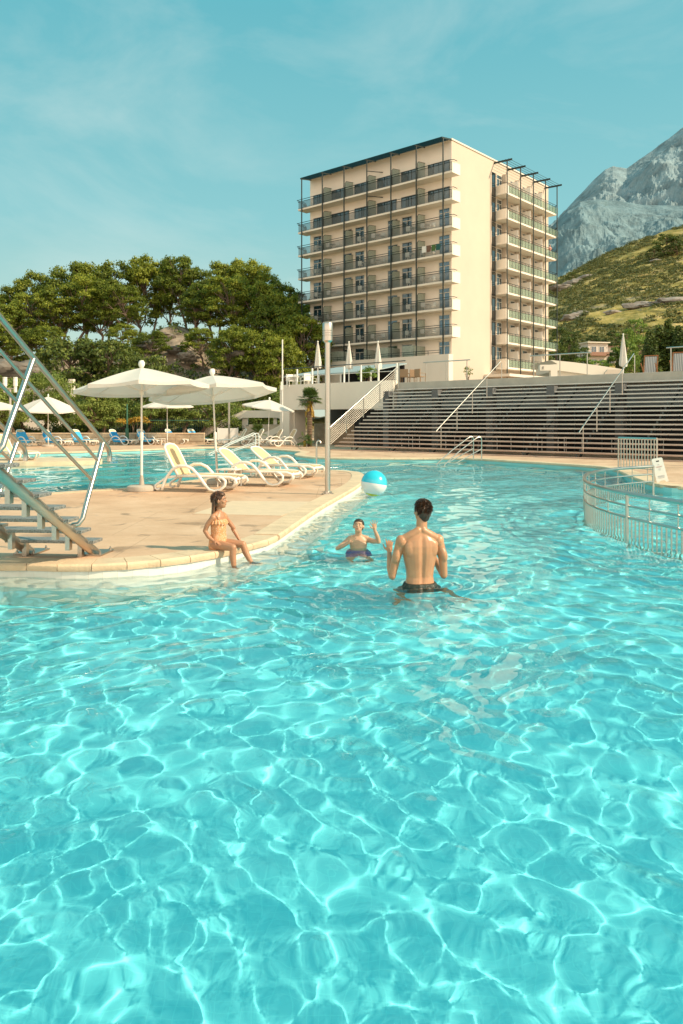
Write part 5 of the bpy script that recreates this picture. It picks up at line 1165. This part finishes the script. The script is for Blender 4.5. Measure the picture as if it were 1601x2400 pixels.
# beach ball
D=9.5; p=atD(877,1133,D); e=empty('beach_ball',p,0,'turquoise and white beach ball with a yellow stripe in mid air','ball')
bm=bmesh.new(); bmesh.ops.create_uvsphere(bm,u_segments=36,v_segments=24,radius=.164); me=bpy.data.meshes.new('ball_skin'); 
for mm,cc in(('turq_vinyl',(.03,.52,.66)),('white_vinyl',(.80,.76,.72)),('yellow_vinyl',(.75,.55,.03))): me.materials.append(pm(mm,cc,.22,.02,3,coat=.6))
for f in bm.faces:
    c=f.calc_center_median().normalized(); lat=math.degrees(math.asin(c.z)); f.smooth=True
    f.material_index=0 if lat>1 else(1 if lat>-56 else 2)
bm.to_mesh(me); bm.free(); o=meshobj('ball_skin',me,None,e); o.rotation_euler=(R(-4),R(9),0)
o2=MB().lathe([(.0,.155),(.016,.163),(.018,.1665),(.0,.168)],n=12).build('valve_disc',M['white_plastic'],e,smooth=True); o2.rotation_euler=(R(-4),R(9),0)
# ================================================================ PEOPLE
def skinmat(name,c,rough=.42):
    m,nt,b=nodes(name); v=coords(nt); n=N(nt,'ShaderNodeTexNoise'); n.inputs['Scale'].default_value=7; n.inputs['Detail'].default_value=5; nt.links.new(v,n.inputs[0])
    r=ramp(nt,n.outputs[0],[(.3,tuple(q*.86 for q in c)),(.7,tuple(min(1,q*1.1) for q in c))]); nt.links.new(r.outputs[0],b.inputs['Base Color']); b.inputs['Roughness'].default_value=rough
    b.inputs['Subsurface Weight'].default_value=.12; b.inputs['Subsurface Radius'].default_value=(.03,.012,.006); b.inputs['Subsurface Scale'].default_value=.35
    n2=N(nt,'ShaderNodeTexNoise'); n2.inputs['Scale'].default_value=60; nt.links.new(v,n2.inputs[0]); bp=N(nt,'ShaderNodeBump'); bp.inputs['Strength'].default_value=.12; bp.inputs['Distance'].default_value=.004; nt.links.new(n2.outputs[0],bp.inputs['Height']); nt.links.new(bp.outputs[0],b.inputs['Normal']); return m
M['skin_man']=skinmat('tanned_skin',(.52,.26,.135),.34); M['skin_boy']=skinmat('boy_skin',(.58,.34,.21)); M['skin_girl']=skinmat('girl_skin',(.45,.215,.115))
def hairmat(name,a,b_):
    m,nt,b=nodes(name); n=N(nt,'ShaderNodeTexNoise'); n.inputs['Scale'].default_value=22; n.inputs['Detail'].default_value=6; nt.links.new(coords(nt,'Object',(1,1,.25)),n.inputs[0]); r=ramp(nt,n.outputs[0],[(.3,a),(.7,b_)]); nt.links.new(r.outputs[0],b.inputs['Base Color']); b.inputs['Roughness'].default_value=.38
    bp=N(nt,'ShaderNodeBump'); bp.inputs['Strength'].default_value=.7; bp.inputs['Distance'].default_value=.01; nt.links.new(n.outputs[0],bp.inputs['Height']); nt.links.new(bp.outputs[0],b.inputs['Normal']); return m
M['hair_man']=hairmat('dark_brown_hair',(.020,.010,.006),(.075,.036,.016)); M['hair_girl']=hairmat('wet_brown_hair',(.035,.016,.008),(.16,.07,.03)); M['hair_boy']=hairmat('short_dark_hair',(.03,.018,.012),(.07,.04,.02))
M['lip']=pm('lip',(.38,.12,.09),.4,.05,9); M['eye_white']=pm('eye_white',(.7,.66,.62),.2,.02,9); M['iris']=pm('iris',(.03,.018,.01),.15,.1,9)
class Soup(MB):
    def ell(s,c,r,rot=None,n=14):
        Mx=Matrix.Translation(Vector(c))@(rot.to_4x4() if rot is not None else Matrix())@Matrix.Diagonal((*r,1)) if not isinstance(r,(int,float)) else Matrix.Translation(Vector(c))@Matrix.Diagonal((r,r,r,1))
        vs=[];m=n//2+1
        vs.append(Mx@Vector((0,0,-1)))
        for i in range(1,m):
            th=-PI/2+PI*i/m
            for k in range(n): a=2*PI*k/n; vs.append(Mx@Vector((math.cos(th)*math.cos(a),math.cos(th)*math.sin(a),math.sin(th))))
        vs.append(Mx@Vector((0,0,1))); fs=[]
        for k in range(n): fs.append((0,1+(k+1)%n,1+k))
        for i in range(m-2):
            for k in range(n): a=1+i*n+k;b_=1+i*n+(k+1)%n; fs.append((a,b_,b_+n,a+n))
        t=len(vs)-1;b0=1+(m-2)*n
        for k in range(n): fs.append((b0+k,b0+(k+1)%n,t))
        return s.add(vs,fs)
    def limb(s,pts,rs,n=12):
        for p,r in zip(pts,rs): s.ell(p,r,n=n)
        return s.tube(pts,list(rs),n)
    def loft(s,rings,n=28,fn=None):
        vs=[]
        for (z,cx,cy,rx,ry) in rings:
            for k in range(n):
                a=2*PI*k/n; e_=2.4; ca,sa=math.cos(a),math.sin(a); f=(abs(ca)**e_+abs(sa)**e_)**(-1/e_)
                x=cx+rx*ca*f; y=cy+ry*sa*f
                if fn: x,y=fn(x,y,z,a)
                vs.append((x,y,z))
        fs=[]
        for i in range(len(rings)-1):
            for k in range(n): a=i*n+k;b_=i*n+(k+1)%n; fs.append((a,b_,b_+n,a+n))
        fs+= [tuple(range(n-1,-1,-1)),tuple((len(rings)-1)*n+k for k in range(n))]
        return s.add(vs,fs)
    def xf(s,start,Mx):
        for i in range(start,len(s.v)): s.v[i]=tuple(Mx@Vector(s.v[i]))
    def fuse(s,name,m,parent,vox=.006,smooth=4):
        me=bpy.data.meshes.new(name+'_soup'); me.from_pydata(s.v,[],s.f); me.update(); o=bpy.data.objects.new(name,me); C.objects.link(o)
        r=o.modifiers.new('r','REMESH'); r.mode='VOXEL'; r.voxel_size=vox; r.use_smooth_shade=True
        q=o.modifiers.new('s','SMOOTH'); q.factor=.5; q.iterations=smooth
        dg=bpy.context.evaluated_depsgraph_get(); m2=bpy.data.meshes.new_from_object(o.evaluated_get(dg)); bpy.data.objects.remove(o); m2.name=name
        m2.materials.clear(); m2.polygons.foreach_set('use_smooth',[True]*len(m2.polygons)); return meshobj(name,m2,m,parent)
def hand(s,wrist,fdir,pnorm,sc=1.0,curl=.3,spread=.14,thumb=1,curls=None):
    "palm + four fingers + thumb; fdir = finger direction, pnorm = direction the palm faces, thumb = +1/-1 side"
    w=Vector(wrist); f=Vector(fdir).normalized(); n=Vector(pnorm); n=(n-f*n.dot(f)).normalized(); x=f.cross(n).normalized()*thumb
    rot=Matrix((x,f,n)).transposed()
    s.ell(w+f*.045*sc,(.040*sc,.052*sc,.016*sc),rot); s.ell(w+f*.07*sc,(.040*sc,.028*sc,.014*sc),rot); s.limb([w-f*.02*sc,w+f*.03*sc],[.024*sc,.026*sc])
    L_=[.072,.080,.075,.058]
    for i in range(4):
        c_=curls[i] if curls else curl; off=(.030-.020*i); a=spread*(1.5-i)
        d0=(f*math.cos(a)+x*math.sin(a)).normalized(); p=w+f*.088*sc+x*off*sc-(f*.006*sc if i in(0,3) else f*0); pts=[p-d0*.02*sc,p]; ang=0
        for seg,fr_ in((0,.45),(1,.32),(2,.23)):
            ang+=c_*(.7 if seg==0 else 1.0); dd=d0*math.cos(ang)+n*math.sin(ang); p=p+dd*L_[i]*fr_*sc; pts.append(p)
        r=.0092*sc; s.limb(pts,[r,r*1.02,r*.95,r*.86,r*.72],n=8)
    t0=w+f*.022*sc+x*.028*sc; td=(f*.62+x*.75+n*.22).normalized(); t2=(f*.85+x*.40+n*.35).normalized()
    s.limb([t0-x*.01*sc,t0+td*.036*sc,t0+td*.036*sc+t2*.032*sc,t0+td*.036*sc+t2*.055*sc],[.0145*sc,.0115*sc,.0100*sc,.0078*sc],n=8)
def head(s,Mx,sc=1.0,child=False):
    "head in its own frame: origin at skull centre, facing +Y"
    st=len(s.v); k=sc
    s.ell((0,-.012*k,.022*k),(.074*k,.094*k,.092*k),n=18); s.ell((0,.022*k,-.045*k),(.056*k,.062*k,.066*k),n=16)
    s.ell((0,.052*k,-.085*k),(.026*k,.026*k,.022*k)); s.ell((0,.020*k,-.075*k),(.046*k,.05*k,.03*k))
    s.limb([(0,.074*k,.018*k),(0,.094*k,-.018*k)],[.008*k,.0125*k]); s.ell((.009*k,.086*k,-.022*k),.008*k); s.ell((-.009*k,.086*k,-.022*k),.008*k)
    for x in(-1,1):
        s.ell((x*.030*k,.068*k,.026*k),(.024*k,.014*k,.008*k)); s.ell((x*.036*k,.058*k,-.022*k),(.024*k,.022*k,.02*k)); s.ell((x*.078*k,-.008*k,-.008*k),(.010*k,.018*k,.030*k))
    s.ell((0,.076*k,-.050*k),(.022*k,.012*k,.007*k)); s.ell((0,.074*k,-.060*k),(.019*k,.012*k,.007*k))
    s.xf(st,Mx)
def face(parent,Mx,k,hairm):
    for x in(-1,1):
        e=Soup().ell((x*.030*k,.071*k,.006*k),(.0125*k,.008*k,.0068*k)); e.xf(0,Mx); eo=e.build('eye',M['eye_white'],parent,smooth='all')
        i=Soup().ell((x*.030*k,.0775*k,.006*k),(.0058*k,.0036*k,.0058*k)); i.xf(0,Mx); i.build('iris',M['iris'],eo,smooth='all')
        b_=Soup(); b_.tube([(x*.012*k,.083*k,.024*k),(x*.030*k,.083*k,.030*k),(x*.048*k,.070*k,.024*k)],[.003*k,.0038*k,.002*k],6); b_.xf(0,Mx); b_.build('eyebrow',hairm,parent,smooth='all')
    l=Soup().ell((0,.083*k,-.052*k),(.021*k,.006*k,.0045*k)).ell((0,.081*k,-.060*k),(.018*k,.006*k,.005*k)); l.xf(0,Mx); l.fuse('lips',M['lip'],parent,.0016,2)
def tufts(mb,rg,Mx,c,r,n,L_,w,cond,down=.4,rad=.6):
    for _ in range(n):
        d_=rg.normal(size=3); d_/=np.linalg.norm(d_)
        if not cond(d_): continue
        p=Vector((c[0]+d_[0]*r[0],c[1]+d_[1]*r[1],c[2]+d_[2]*r[2])); nn=Vector(d_)
        t=(Vector((rg.normal()*.5,rg.normal()*.5-.1,-down+rg.normal()*.4))); t=(t-nn*t.dot(nn)).normalized(); tip=p+t*L_*(.6+.7*rg.random())+nn*L_*rad*rg.random(); sd=t.cross(nn).normalized()*w
        a,b_,c_,q=[Mx@v for v in(p-sd-nn*.004,p+sd-nn*.004,tip,p+nn*w*1.2)]; mb.add([a,b_,c_,q],[(0,1,2),(0,2,3),(1,3,2)])
# ------------------------------------------------ man
mx=Vector((.815,7.98,-1.0)); man=empty('person',mx,R(10),'bare backed man in dark swim shorts standing waist deep, seen from behind','person'); man.scale=(.96,1,1)
s=Soup()
def spine(x,y,z,a):
    if y<0: y+=.018*math.exp(-(x/.022)**2)*(1 if 1.0<z<1.5 else .3)
    return x,y
s.loft([(.84,0,0,.15,.105),(.92,0,-.01,.172,.125),(1.00,0,-.005,.160,.115),(1.08,0,0,.146,.100),(1.16,0,.0,.155,.102),(1.25,0,.0,.176,.110),(1.33,0,-.002,.190,.115),(1.40,0,-.004,.190,.112),(1.46,0,-.006,.176,.096),(1.505,.004,-.004,.128,.078),(1.55,.008,0,.075,.066)],fn=spine)
s.limb([(.010,-.004,1.50),(.020,.0,1.58),(.028,.012,1.66)],[.070,.062,.060])
for x in(-1,1):
    s.limb([(x*.03,-.035,1.56),(x*.10,-.025,1.515),(x*.18,-.01,1.475)],[.042,.048,.045])        # trapezius
    s.ell((x*.110,-.066,1.365),(.075,.038,.105),Matrix.Rotation(x*.25,3,'Y'))                    # shoulder blade
    s.ell((x*.075,-.075,.92),(.085,.085,.09))
    s.ell((x*.208,-.005,1.445),(.062,.066,.072))
# left arm raised in front, right arm bent
s.limb([(-.212,0,1.44),(-.262,.010,1.27),(-.300,.02,1.10)],[.056,.050,.042]); s.ell((-.262,-.015,1.30),(.048,.05,.085),Matrix.Rotation(.25,3,'Y'))
s.limb([(-.302,.02,1.09),(-.302,.10,1.16),(-.285,.21,1.285)],[.043,.042,.027])
hand(s,(-.283,.222,1.30),(.08,.25,.95),(.35,.9,-.1),.98,.45,.13,1,[.15,.55,.6,.55])
s.limb([(.214,0,1.44),(.255,-.012,1.27),(.272,.0,1.09)],[.056,.050,.041]); s.ell((.255,-.03,1.30),(.047,.05,.085),Matrix.Rotation(-.2,3,'Y'))
s.limb([(.272,.0,1.085),(.250,.09,1.15),(.205,.20,1.27)],[.042,.041,.027]); hand(s,(.20,.212,1.285),(-.15,.35,.9),(-.2,.9,-.3),.98,.4,.12,-1)
for x,kn,an in((-1,(-.16,.30,.60),(-.17,.02,.31)),(1,(.30,.20,.62),(.52,-.06,.34))):
    hp_=(x*.088,0,.88); kn=Vector(kn);an=Vector(an); mid=(Vector(hp_)+kn)/2
    s.limb([hp_,mid+Vector((0,.01,0)),kn],[.095,.078,.056]); s.limb([kn,kn*.62+an*.38+Vector((0,-.022,0)),an],[.055,.056,.036]); s.limb([an+Vector((0,-.03,-.045)),an+Vector((x*.02,.07,-.055)),an+Vector((x*.04,.16,-.07))],[.034,.034,.022])
HMx=Matrix.Translation((.034,.022,1.752))@Matrix.Rotation(R(20),4,'Z')@Matrix.Rotation(R(3),4,'Y')
head(s,HMx,1.04)
body=s.fuse('body',M['skin_man'],man,.0052,11)
face(man,HMx,1.04,M['hair_man'])
hs_=Soup(); hs_.ell((0,-.018,.032),(.086,.096,.088),n=20); hs_.ell((0,-.045,-.015),(.074,.066,.075)); hs_.ell((0,-.06,-.058),(.052,.034,.045)); hs_.ell((0,.030,.085),(.062,.060,.042)); hs_.ell((0,.0,.10),(.066,.07,.038))
for x in(-1,1): hs_.ell((x*.074,.016,.022),(.013,.026,.040))
rg=np.random.default_rng(4)
for _ in range(90):
    d_=rg.normal(size=3); d_/=np.linalg.norm(d_)
    if d_[1]>.35 and d_[2]<.4: continue
    hs_.ell((d_[0]*.083,-.018+d_[1]*.092,.034+d_[2]*.086),(.013,.013,.017))
hs_.xf(0,HMx); hr_=hs_.fuse('hair',M['hair_man'],man,.0045,1)
tf=MB(); tufts(tf,rg,HMx,(0,-.018,.036),(.090,.100,.094),1500,.030,.0035,lambda d_:not(d_[1]>.3 and d_[2]<.35) and d_[2]>-.85,.5,.45); tf.build('hair_tufts',M['hair_man'],hr_)
sh=Soup(); sh.loft([(.80,0,0,.20,.155),(.90,0,-.01,.205,.160),(.97,0,-.008,.196,.150),(1.02,0,-.004,.176,.132)],fn=lambda x,y,z,a:(x*(1+.05*math.sin(a*9+z*30)),y*(1+.05*math.sin(a*9+z*30))))
sh.limb([(-.10,0,.86),(-.125,.15,.74)],[.125,.118]); sh.limb([(.11,0,.86),(.195,.11,.76)],[.125,.115])
def shorts_mat(name,a,b_):
    m=pm(name,a,.5,.35,9,.5,30); return m
M['shorts_dark']=shorts_mat('dark_swim_shorts',(.022,.028,.018),None); M['shorts_blue']=pm('blue_swim_shorts',(.004,.06,.30),.5,.3,8,.4,30)
sh.fuse('swim_shorts',M['shorts_dark'],man,.007,2)
# ------------------------------------------------ boy
boy=empty('person',(.225,10.2,-1.0),R(183),'boy in blue shorts facing the camera, one hand raised towards the ball','person'); boy.scale=(.97,.97,.91)
s=Soup()
s.loft([(.78,0,0,.12,.09),(.86,0,0,.128,.095),(.95,0,0,.112,.08),(1.02,0,0,.104,.074),(1.10,0,0,.113,.078),(1.17,0,0,.124,.08),(1.225,0,0,.122,.072),(1.265,0,0,.085,.056),(1.29,0,.0,.05,.048)])
s.limb([(0,0,1.25),(.0,.008,1.315),(0,.02,1.36)],[.052,.046,.046])
for x in(-1,1):
    s.ell((x*.130,0,1.225),(.046,.045,.046)); s.limb([(x*.03,.0,1.275),(x*.12,0,1.25)],[.034,.032]); s.ell((x*.058,.058,1.165),(.05,.022,.035))
    s.limb([(x*.065,0,.80),(x*.12,.28,.60)],[.078,.048]); s.limb([(x*.12,.28,.60),(x*.12,.06,.33)],[.046,.030]); s.limb([(x*.12,.05,.29),(x*.14,.18,.26)],[.028,.02])
s.limb([(-.135,0,1.225),(-.20,.075,1.215),(-.268,.13,1.215)],[.041,.037,.031]); s.limb([(-.268,.13,1.215),(-.245,.15,1.30),(-.212,.16,1.385)],[.031,.030,.020])
hand(s,(-.210,.16,1.395),(.10,.05,.98),(.05,.95,.1),.86,.12,.30,-1)
s.limb([(.135,0,1.22),(.22,.04,1.16),(.290,.08,1.115)],[.040,.036,.031]); s.limb([(.290,.08,1.115),(.22,.16,1.165),(.150,.20,1.215)],[.031,.030,.020])
hand(s,(.145,.203,1.222),(-.55,.15,.75),(-.1,.95,.2),.84,.30,.18,1)
BM=Matrix.Translation((0,.028,1.425))@Matrix.Rotation(R(-12),4,'Z')@Matrix.Rotation(R(20),4,'X'); head(s,BM,.90)
s.fuse('body',M['skin_boy'],boy,.0048,3); face(boy,BM,.90,M['hair_boy'])
hs_=Soup(); hs_.ell((0,-.018,.030),(.071,.085,.083),n=18); hs_.ell((0,-.045,-.015),(.062,.052,.06)); hs_.ell((0,.022,.073),(.055,.048,.034))
hs_.xf(0,BM); hr_=hs_.fuse('hair',M['hair_boy'],boy,.004,1); tf=MB(); tufts(tf,rg,BM,(0,-.018,.030),(.073,.087,.085),700,.014,.003,lambda d_:not(d_[1]>.25 and d_[2]<.55) and d_[2]>-.7,.5,.3); tf.build('hair_tufts',M['hair_boy'],hr_)
sh=Soup(); sh.loft([(.74,0,0,.15,.12),(.86,0,0,.158,.125),(.94,0,0,.145,.112),(1.0,0,0,.122,.094)],fn=lambda x,y,z,a:(x*(1+.05*math.sin(a*8+z*30)),y*(1+.05*math.sin(a*8+z*30)))); sh.limb([(-.07,0,.82),(-.10,.14,.71)],[.10,.092]); sh.limb([(.07,0,.82),(.10,.14,.71)],[.10,.092]); sh.fuse('swim_shorts',M['shorts_blue'],boy,.007,2)
# ------------------------------------------------ girl
GP=at(512,1287); girl=empty('person',(GP.x,GP.y,DK),R(-118),'girl with wet brown hair in peach ruffled swimsuit seated on the pool edge','person')
TR=[(.0,0,-.01,.105,.088),(.05,0,-.01,.118,.098),(.11,0,-.005,.108,.088),(.19,0,0,.090,.072),(.27,0,.002,.097,.072),(.34,0,.002,.106,.074),(.395,0,0,.100,.064),(.43,0,0,.070,.05),(.45,0,.0,.04,.042)]
s=Soup(); s.loft(TR); s.limb([(0,-.004,.42),(0,.004,.475),(0,.012,.52)],[.045,.037,.037])
for x in(-1,1): s.ell((x*.108,0,.392),(.038,.038,.038)); s.limb([(x*.03,0,.435),(x*.10,0,.41)],[.028,.028])
s.limb([(.112,0,.39),(.140,-.055,.31),(.152,-.085,.235)],[.034,.030,.026]); s.limb([(.152,-.085,.235),(.150,-.03,.165),(.130,.030,.118)],[.026,.025,.017]); hand(s,(.128,.036,.116),(-.15,.85,-.30),(.0,-.3,-.95),.66,.25,.16,-1)
s.limb([(-.112,0,.39),(-.165,.035,.31),(-.205,.075,.235)],[.034,.030,.026]); s.limb([(-.205,.065,.225),(-.215,.115,.15),(-.220,.155,.085)],[.026,.024,.017]); hand(s,(-.222,.160,.078),(-.1,.75,-.55),(.0,-.2,-.95),.66,.18,.2,1)
for x,kn,an,ft in((1,(.082,.275,.052),(.085,.300,-.225),(.09,.40,-.255)),(-1,(-.130,.265,.060),(-.165,.380,-.185),(-.19,.49,-.20))):
    h_=Vector((x*.058,.0,.062)); kn=Vector(kn);an=Vector(an); s.limb([h_,h_*.5+kn*.5,kn],[.070,.056,.042]); s.limb([kn,kn*.6+an*.4+Vector((0,-.012,0)),an],[.041,.040,.025]); s.limb([an+Vector((0,-.022,-.02)),an*.4+Vector(ft)*.6,ft],[.024,.024,.016])
GM=Matrix.Translation((0,.022,.588))@Matrix.Rotation(R(24),4,'Z')@Matrix.Rotation(R(4),4,'X'); head(s,GM,.86)
s.fuse('body',M['skin_girl'],girl,.0045,3); face(girl,GM,.86,M['hair_girl'])
hs_=Soup(); hs_.ell((0,-.020,.030),(.070,.084,.082),n=18); hs_.ell((0,-.05,-.02),(.064,.05,.07)); hs_.ell((0,.020,.070),(.052,.048,.032))
for i in range(34):
    a=-1.0+2.0*i/33; x0=math.sin(a*1.35)*.062; y0=-.03-math.cos(a*1.2)*.045; L_=.26+.05*math.sin(i*2.1)
    hs_.limb([(x0*.6,y0*.5,.085),(x0*1.12,y0*1.05,.03),(x0*1.05,y0*1.15-.005,-.05),(x0*1.15+.006*math.sin(i*3),y0*1.25-.012,-.05-L_*.5),(x0*1.0+.01*math.sin(i*5),y0*1.25-.03,-.05-L_)],[.008,.012,.011,.009,.003],n=7)
hs_.xf(0,GM); hr_=hs_.fuse('hair',M['hair_girl'],girl,.004,1)
tf=MB(); tufts(tf,rg,GM,(0,-.022,.028),(.072,.086,.085),500,.05,.0025,lambda d_:not(d_[1]>.3 and d_[2]<.5) and d_[2]>-.6,1.5,.1); tf.build('hair_strands',M['hair_girl'],hr_)
def suitmat():
    m,nt,b=nodes('peach_swimsuit'); v=coords(nt); n=N(nt,'ShaderNodeTexVoronoi'); n.inputs['Scale'].default_value=75; nt.links.new(v,n.inputs[0]); r=ramp(nt,n.outputs[0],[(.20,(.80,.66,.52)),(.34,(.72,.33,.15)),(.8,(.64,.27,.11))]); nt.links.new(r.outputs[0],b.inputs['Base Color']); b.inputs['Roughness'].default_value=.75
    bp=N(nt,'ShaderNodeBump'); bp.inputs['Strength'].default_value=.6; bp.inputs['Distance'].default_value=.006; nt.links.new(n.outputs[0],bp.inputs['Height']); nt.links.new(bp.outputs[0],b.inputs['Normal']); return m
M['suit']=suitmat()
s=Soup(); s.loft([(z,cx,cy,rx+.0065,ry+.0065) for z,cx,cy,rx,ry in [(-.001,0,-.01,.098,.082),(.03,0,-.01,.114,.094)]+TR[2:6]+[(.365,0,.001,.103,.070)]])
su=s.fuse('swimsuit',M['suit'],girl,.0045,2)
for x in(-1,1): MB().tube([(x*.072,.060,.36),(x*.078,.045,.405),(x*.080,.0,.436),(x*.076,-.045,.41),(x*.068,-.062,.36)],.0085,8).build('strap',M['suit'],su,smooth='all')
V=[];Fs=[];n=72
for j in range(5):
    t=j/4
    for k in range(n):
        a=2*PI*k/n; w_=.018*t*math.sin(a*17); rx=.113+.016*t+w_;ry=.082+.016*t+w_; V.append((rx*math.cos(a),ry*math.sin(a),.362-.052*t+.008*math.sin(a*3)))
for j in range(4):
    for k in range(n): a=j*n+k;b_=j*n+(k+1)%n; Fs.append((a,b_,b_+n,a+n))
me=bpy.data.meshes.new('ruffle'); me.from_pydata(V,[],Fs); me.polygons.foreach_set('use_smooth',[True]*len(Fs)); me.update(); meshobj('ruffle',me,M['suit'],su)
MB().tube([(.068,-.012,-.026-.02),(.069,-.012,-.05)],[.004,.004],6)
# ------------------------------------------------ guest on a balcony
gp=HM@Vector((20.6,-1.0,ZB[2]+.2)); g=empty('person',gp,HRZ+R(150),'guest in a pinkish top leaning on a high hotel balcony rail at the far right','person')
s=Soup(); s.loft([(.84,0,0,.15,.11),(1.05,0,0,.14,.10),(1.3,0,0,.17,.11),(1.42,0,0,.17,.09),(1.48,0,0,.07,.06)],n=16); s.limb([(0,0,1.45),(0,.02,1.55)],[.055,.05]); s.ell((0,.03,1.64),(.08,.095,.12))
for x in(-1,1): s.limb([(x*.18,0,1.40),(x*.24,.06,1.15),(x*.15,.28,1.12)],[.05,.045,.03]); s.limb([(x*.09,0,.9),(x*.10,.02,.48),(x*.1,-.02,.06)],[.09,.06,.04]); hand(s,(x*.15,.28,1.12),(-x*.3,.9,0),(0,0,-1),1,.3,.1,-x); s.limb([(x*.1,-.03,.03),(x*.1,.15,.03)],[.035,.03])
s.fuse('body',M['skin_man'],g,.012,3); s=Soup(); s.loft([(.92,0,0,.165,.125),(1.05,0,0,.155,.115),(1.3,0,0,.185,.125),(1.43,0,0,.18,.10),(1.465,0,0,.08,.07)],n=16); s.fuse('top',pm('pink_top',(.60,.30,.26),.8),g,.014,2)
s=Soup(); 
for x in(-1,1): s.limb([(x*.09,0,.92),(x*.10,.02,.48),(x*.1,-.02,.12)],[.11,.085,.07])
s.fuse('trousers',pm('blue_trousers',(.05,.08,.16),.8),g,.014,2); s=Soup().ell((0,.005,1.665),(.09,.10,.115)); s.fuse('hair',M['hair_girl'],g,.012,1)
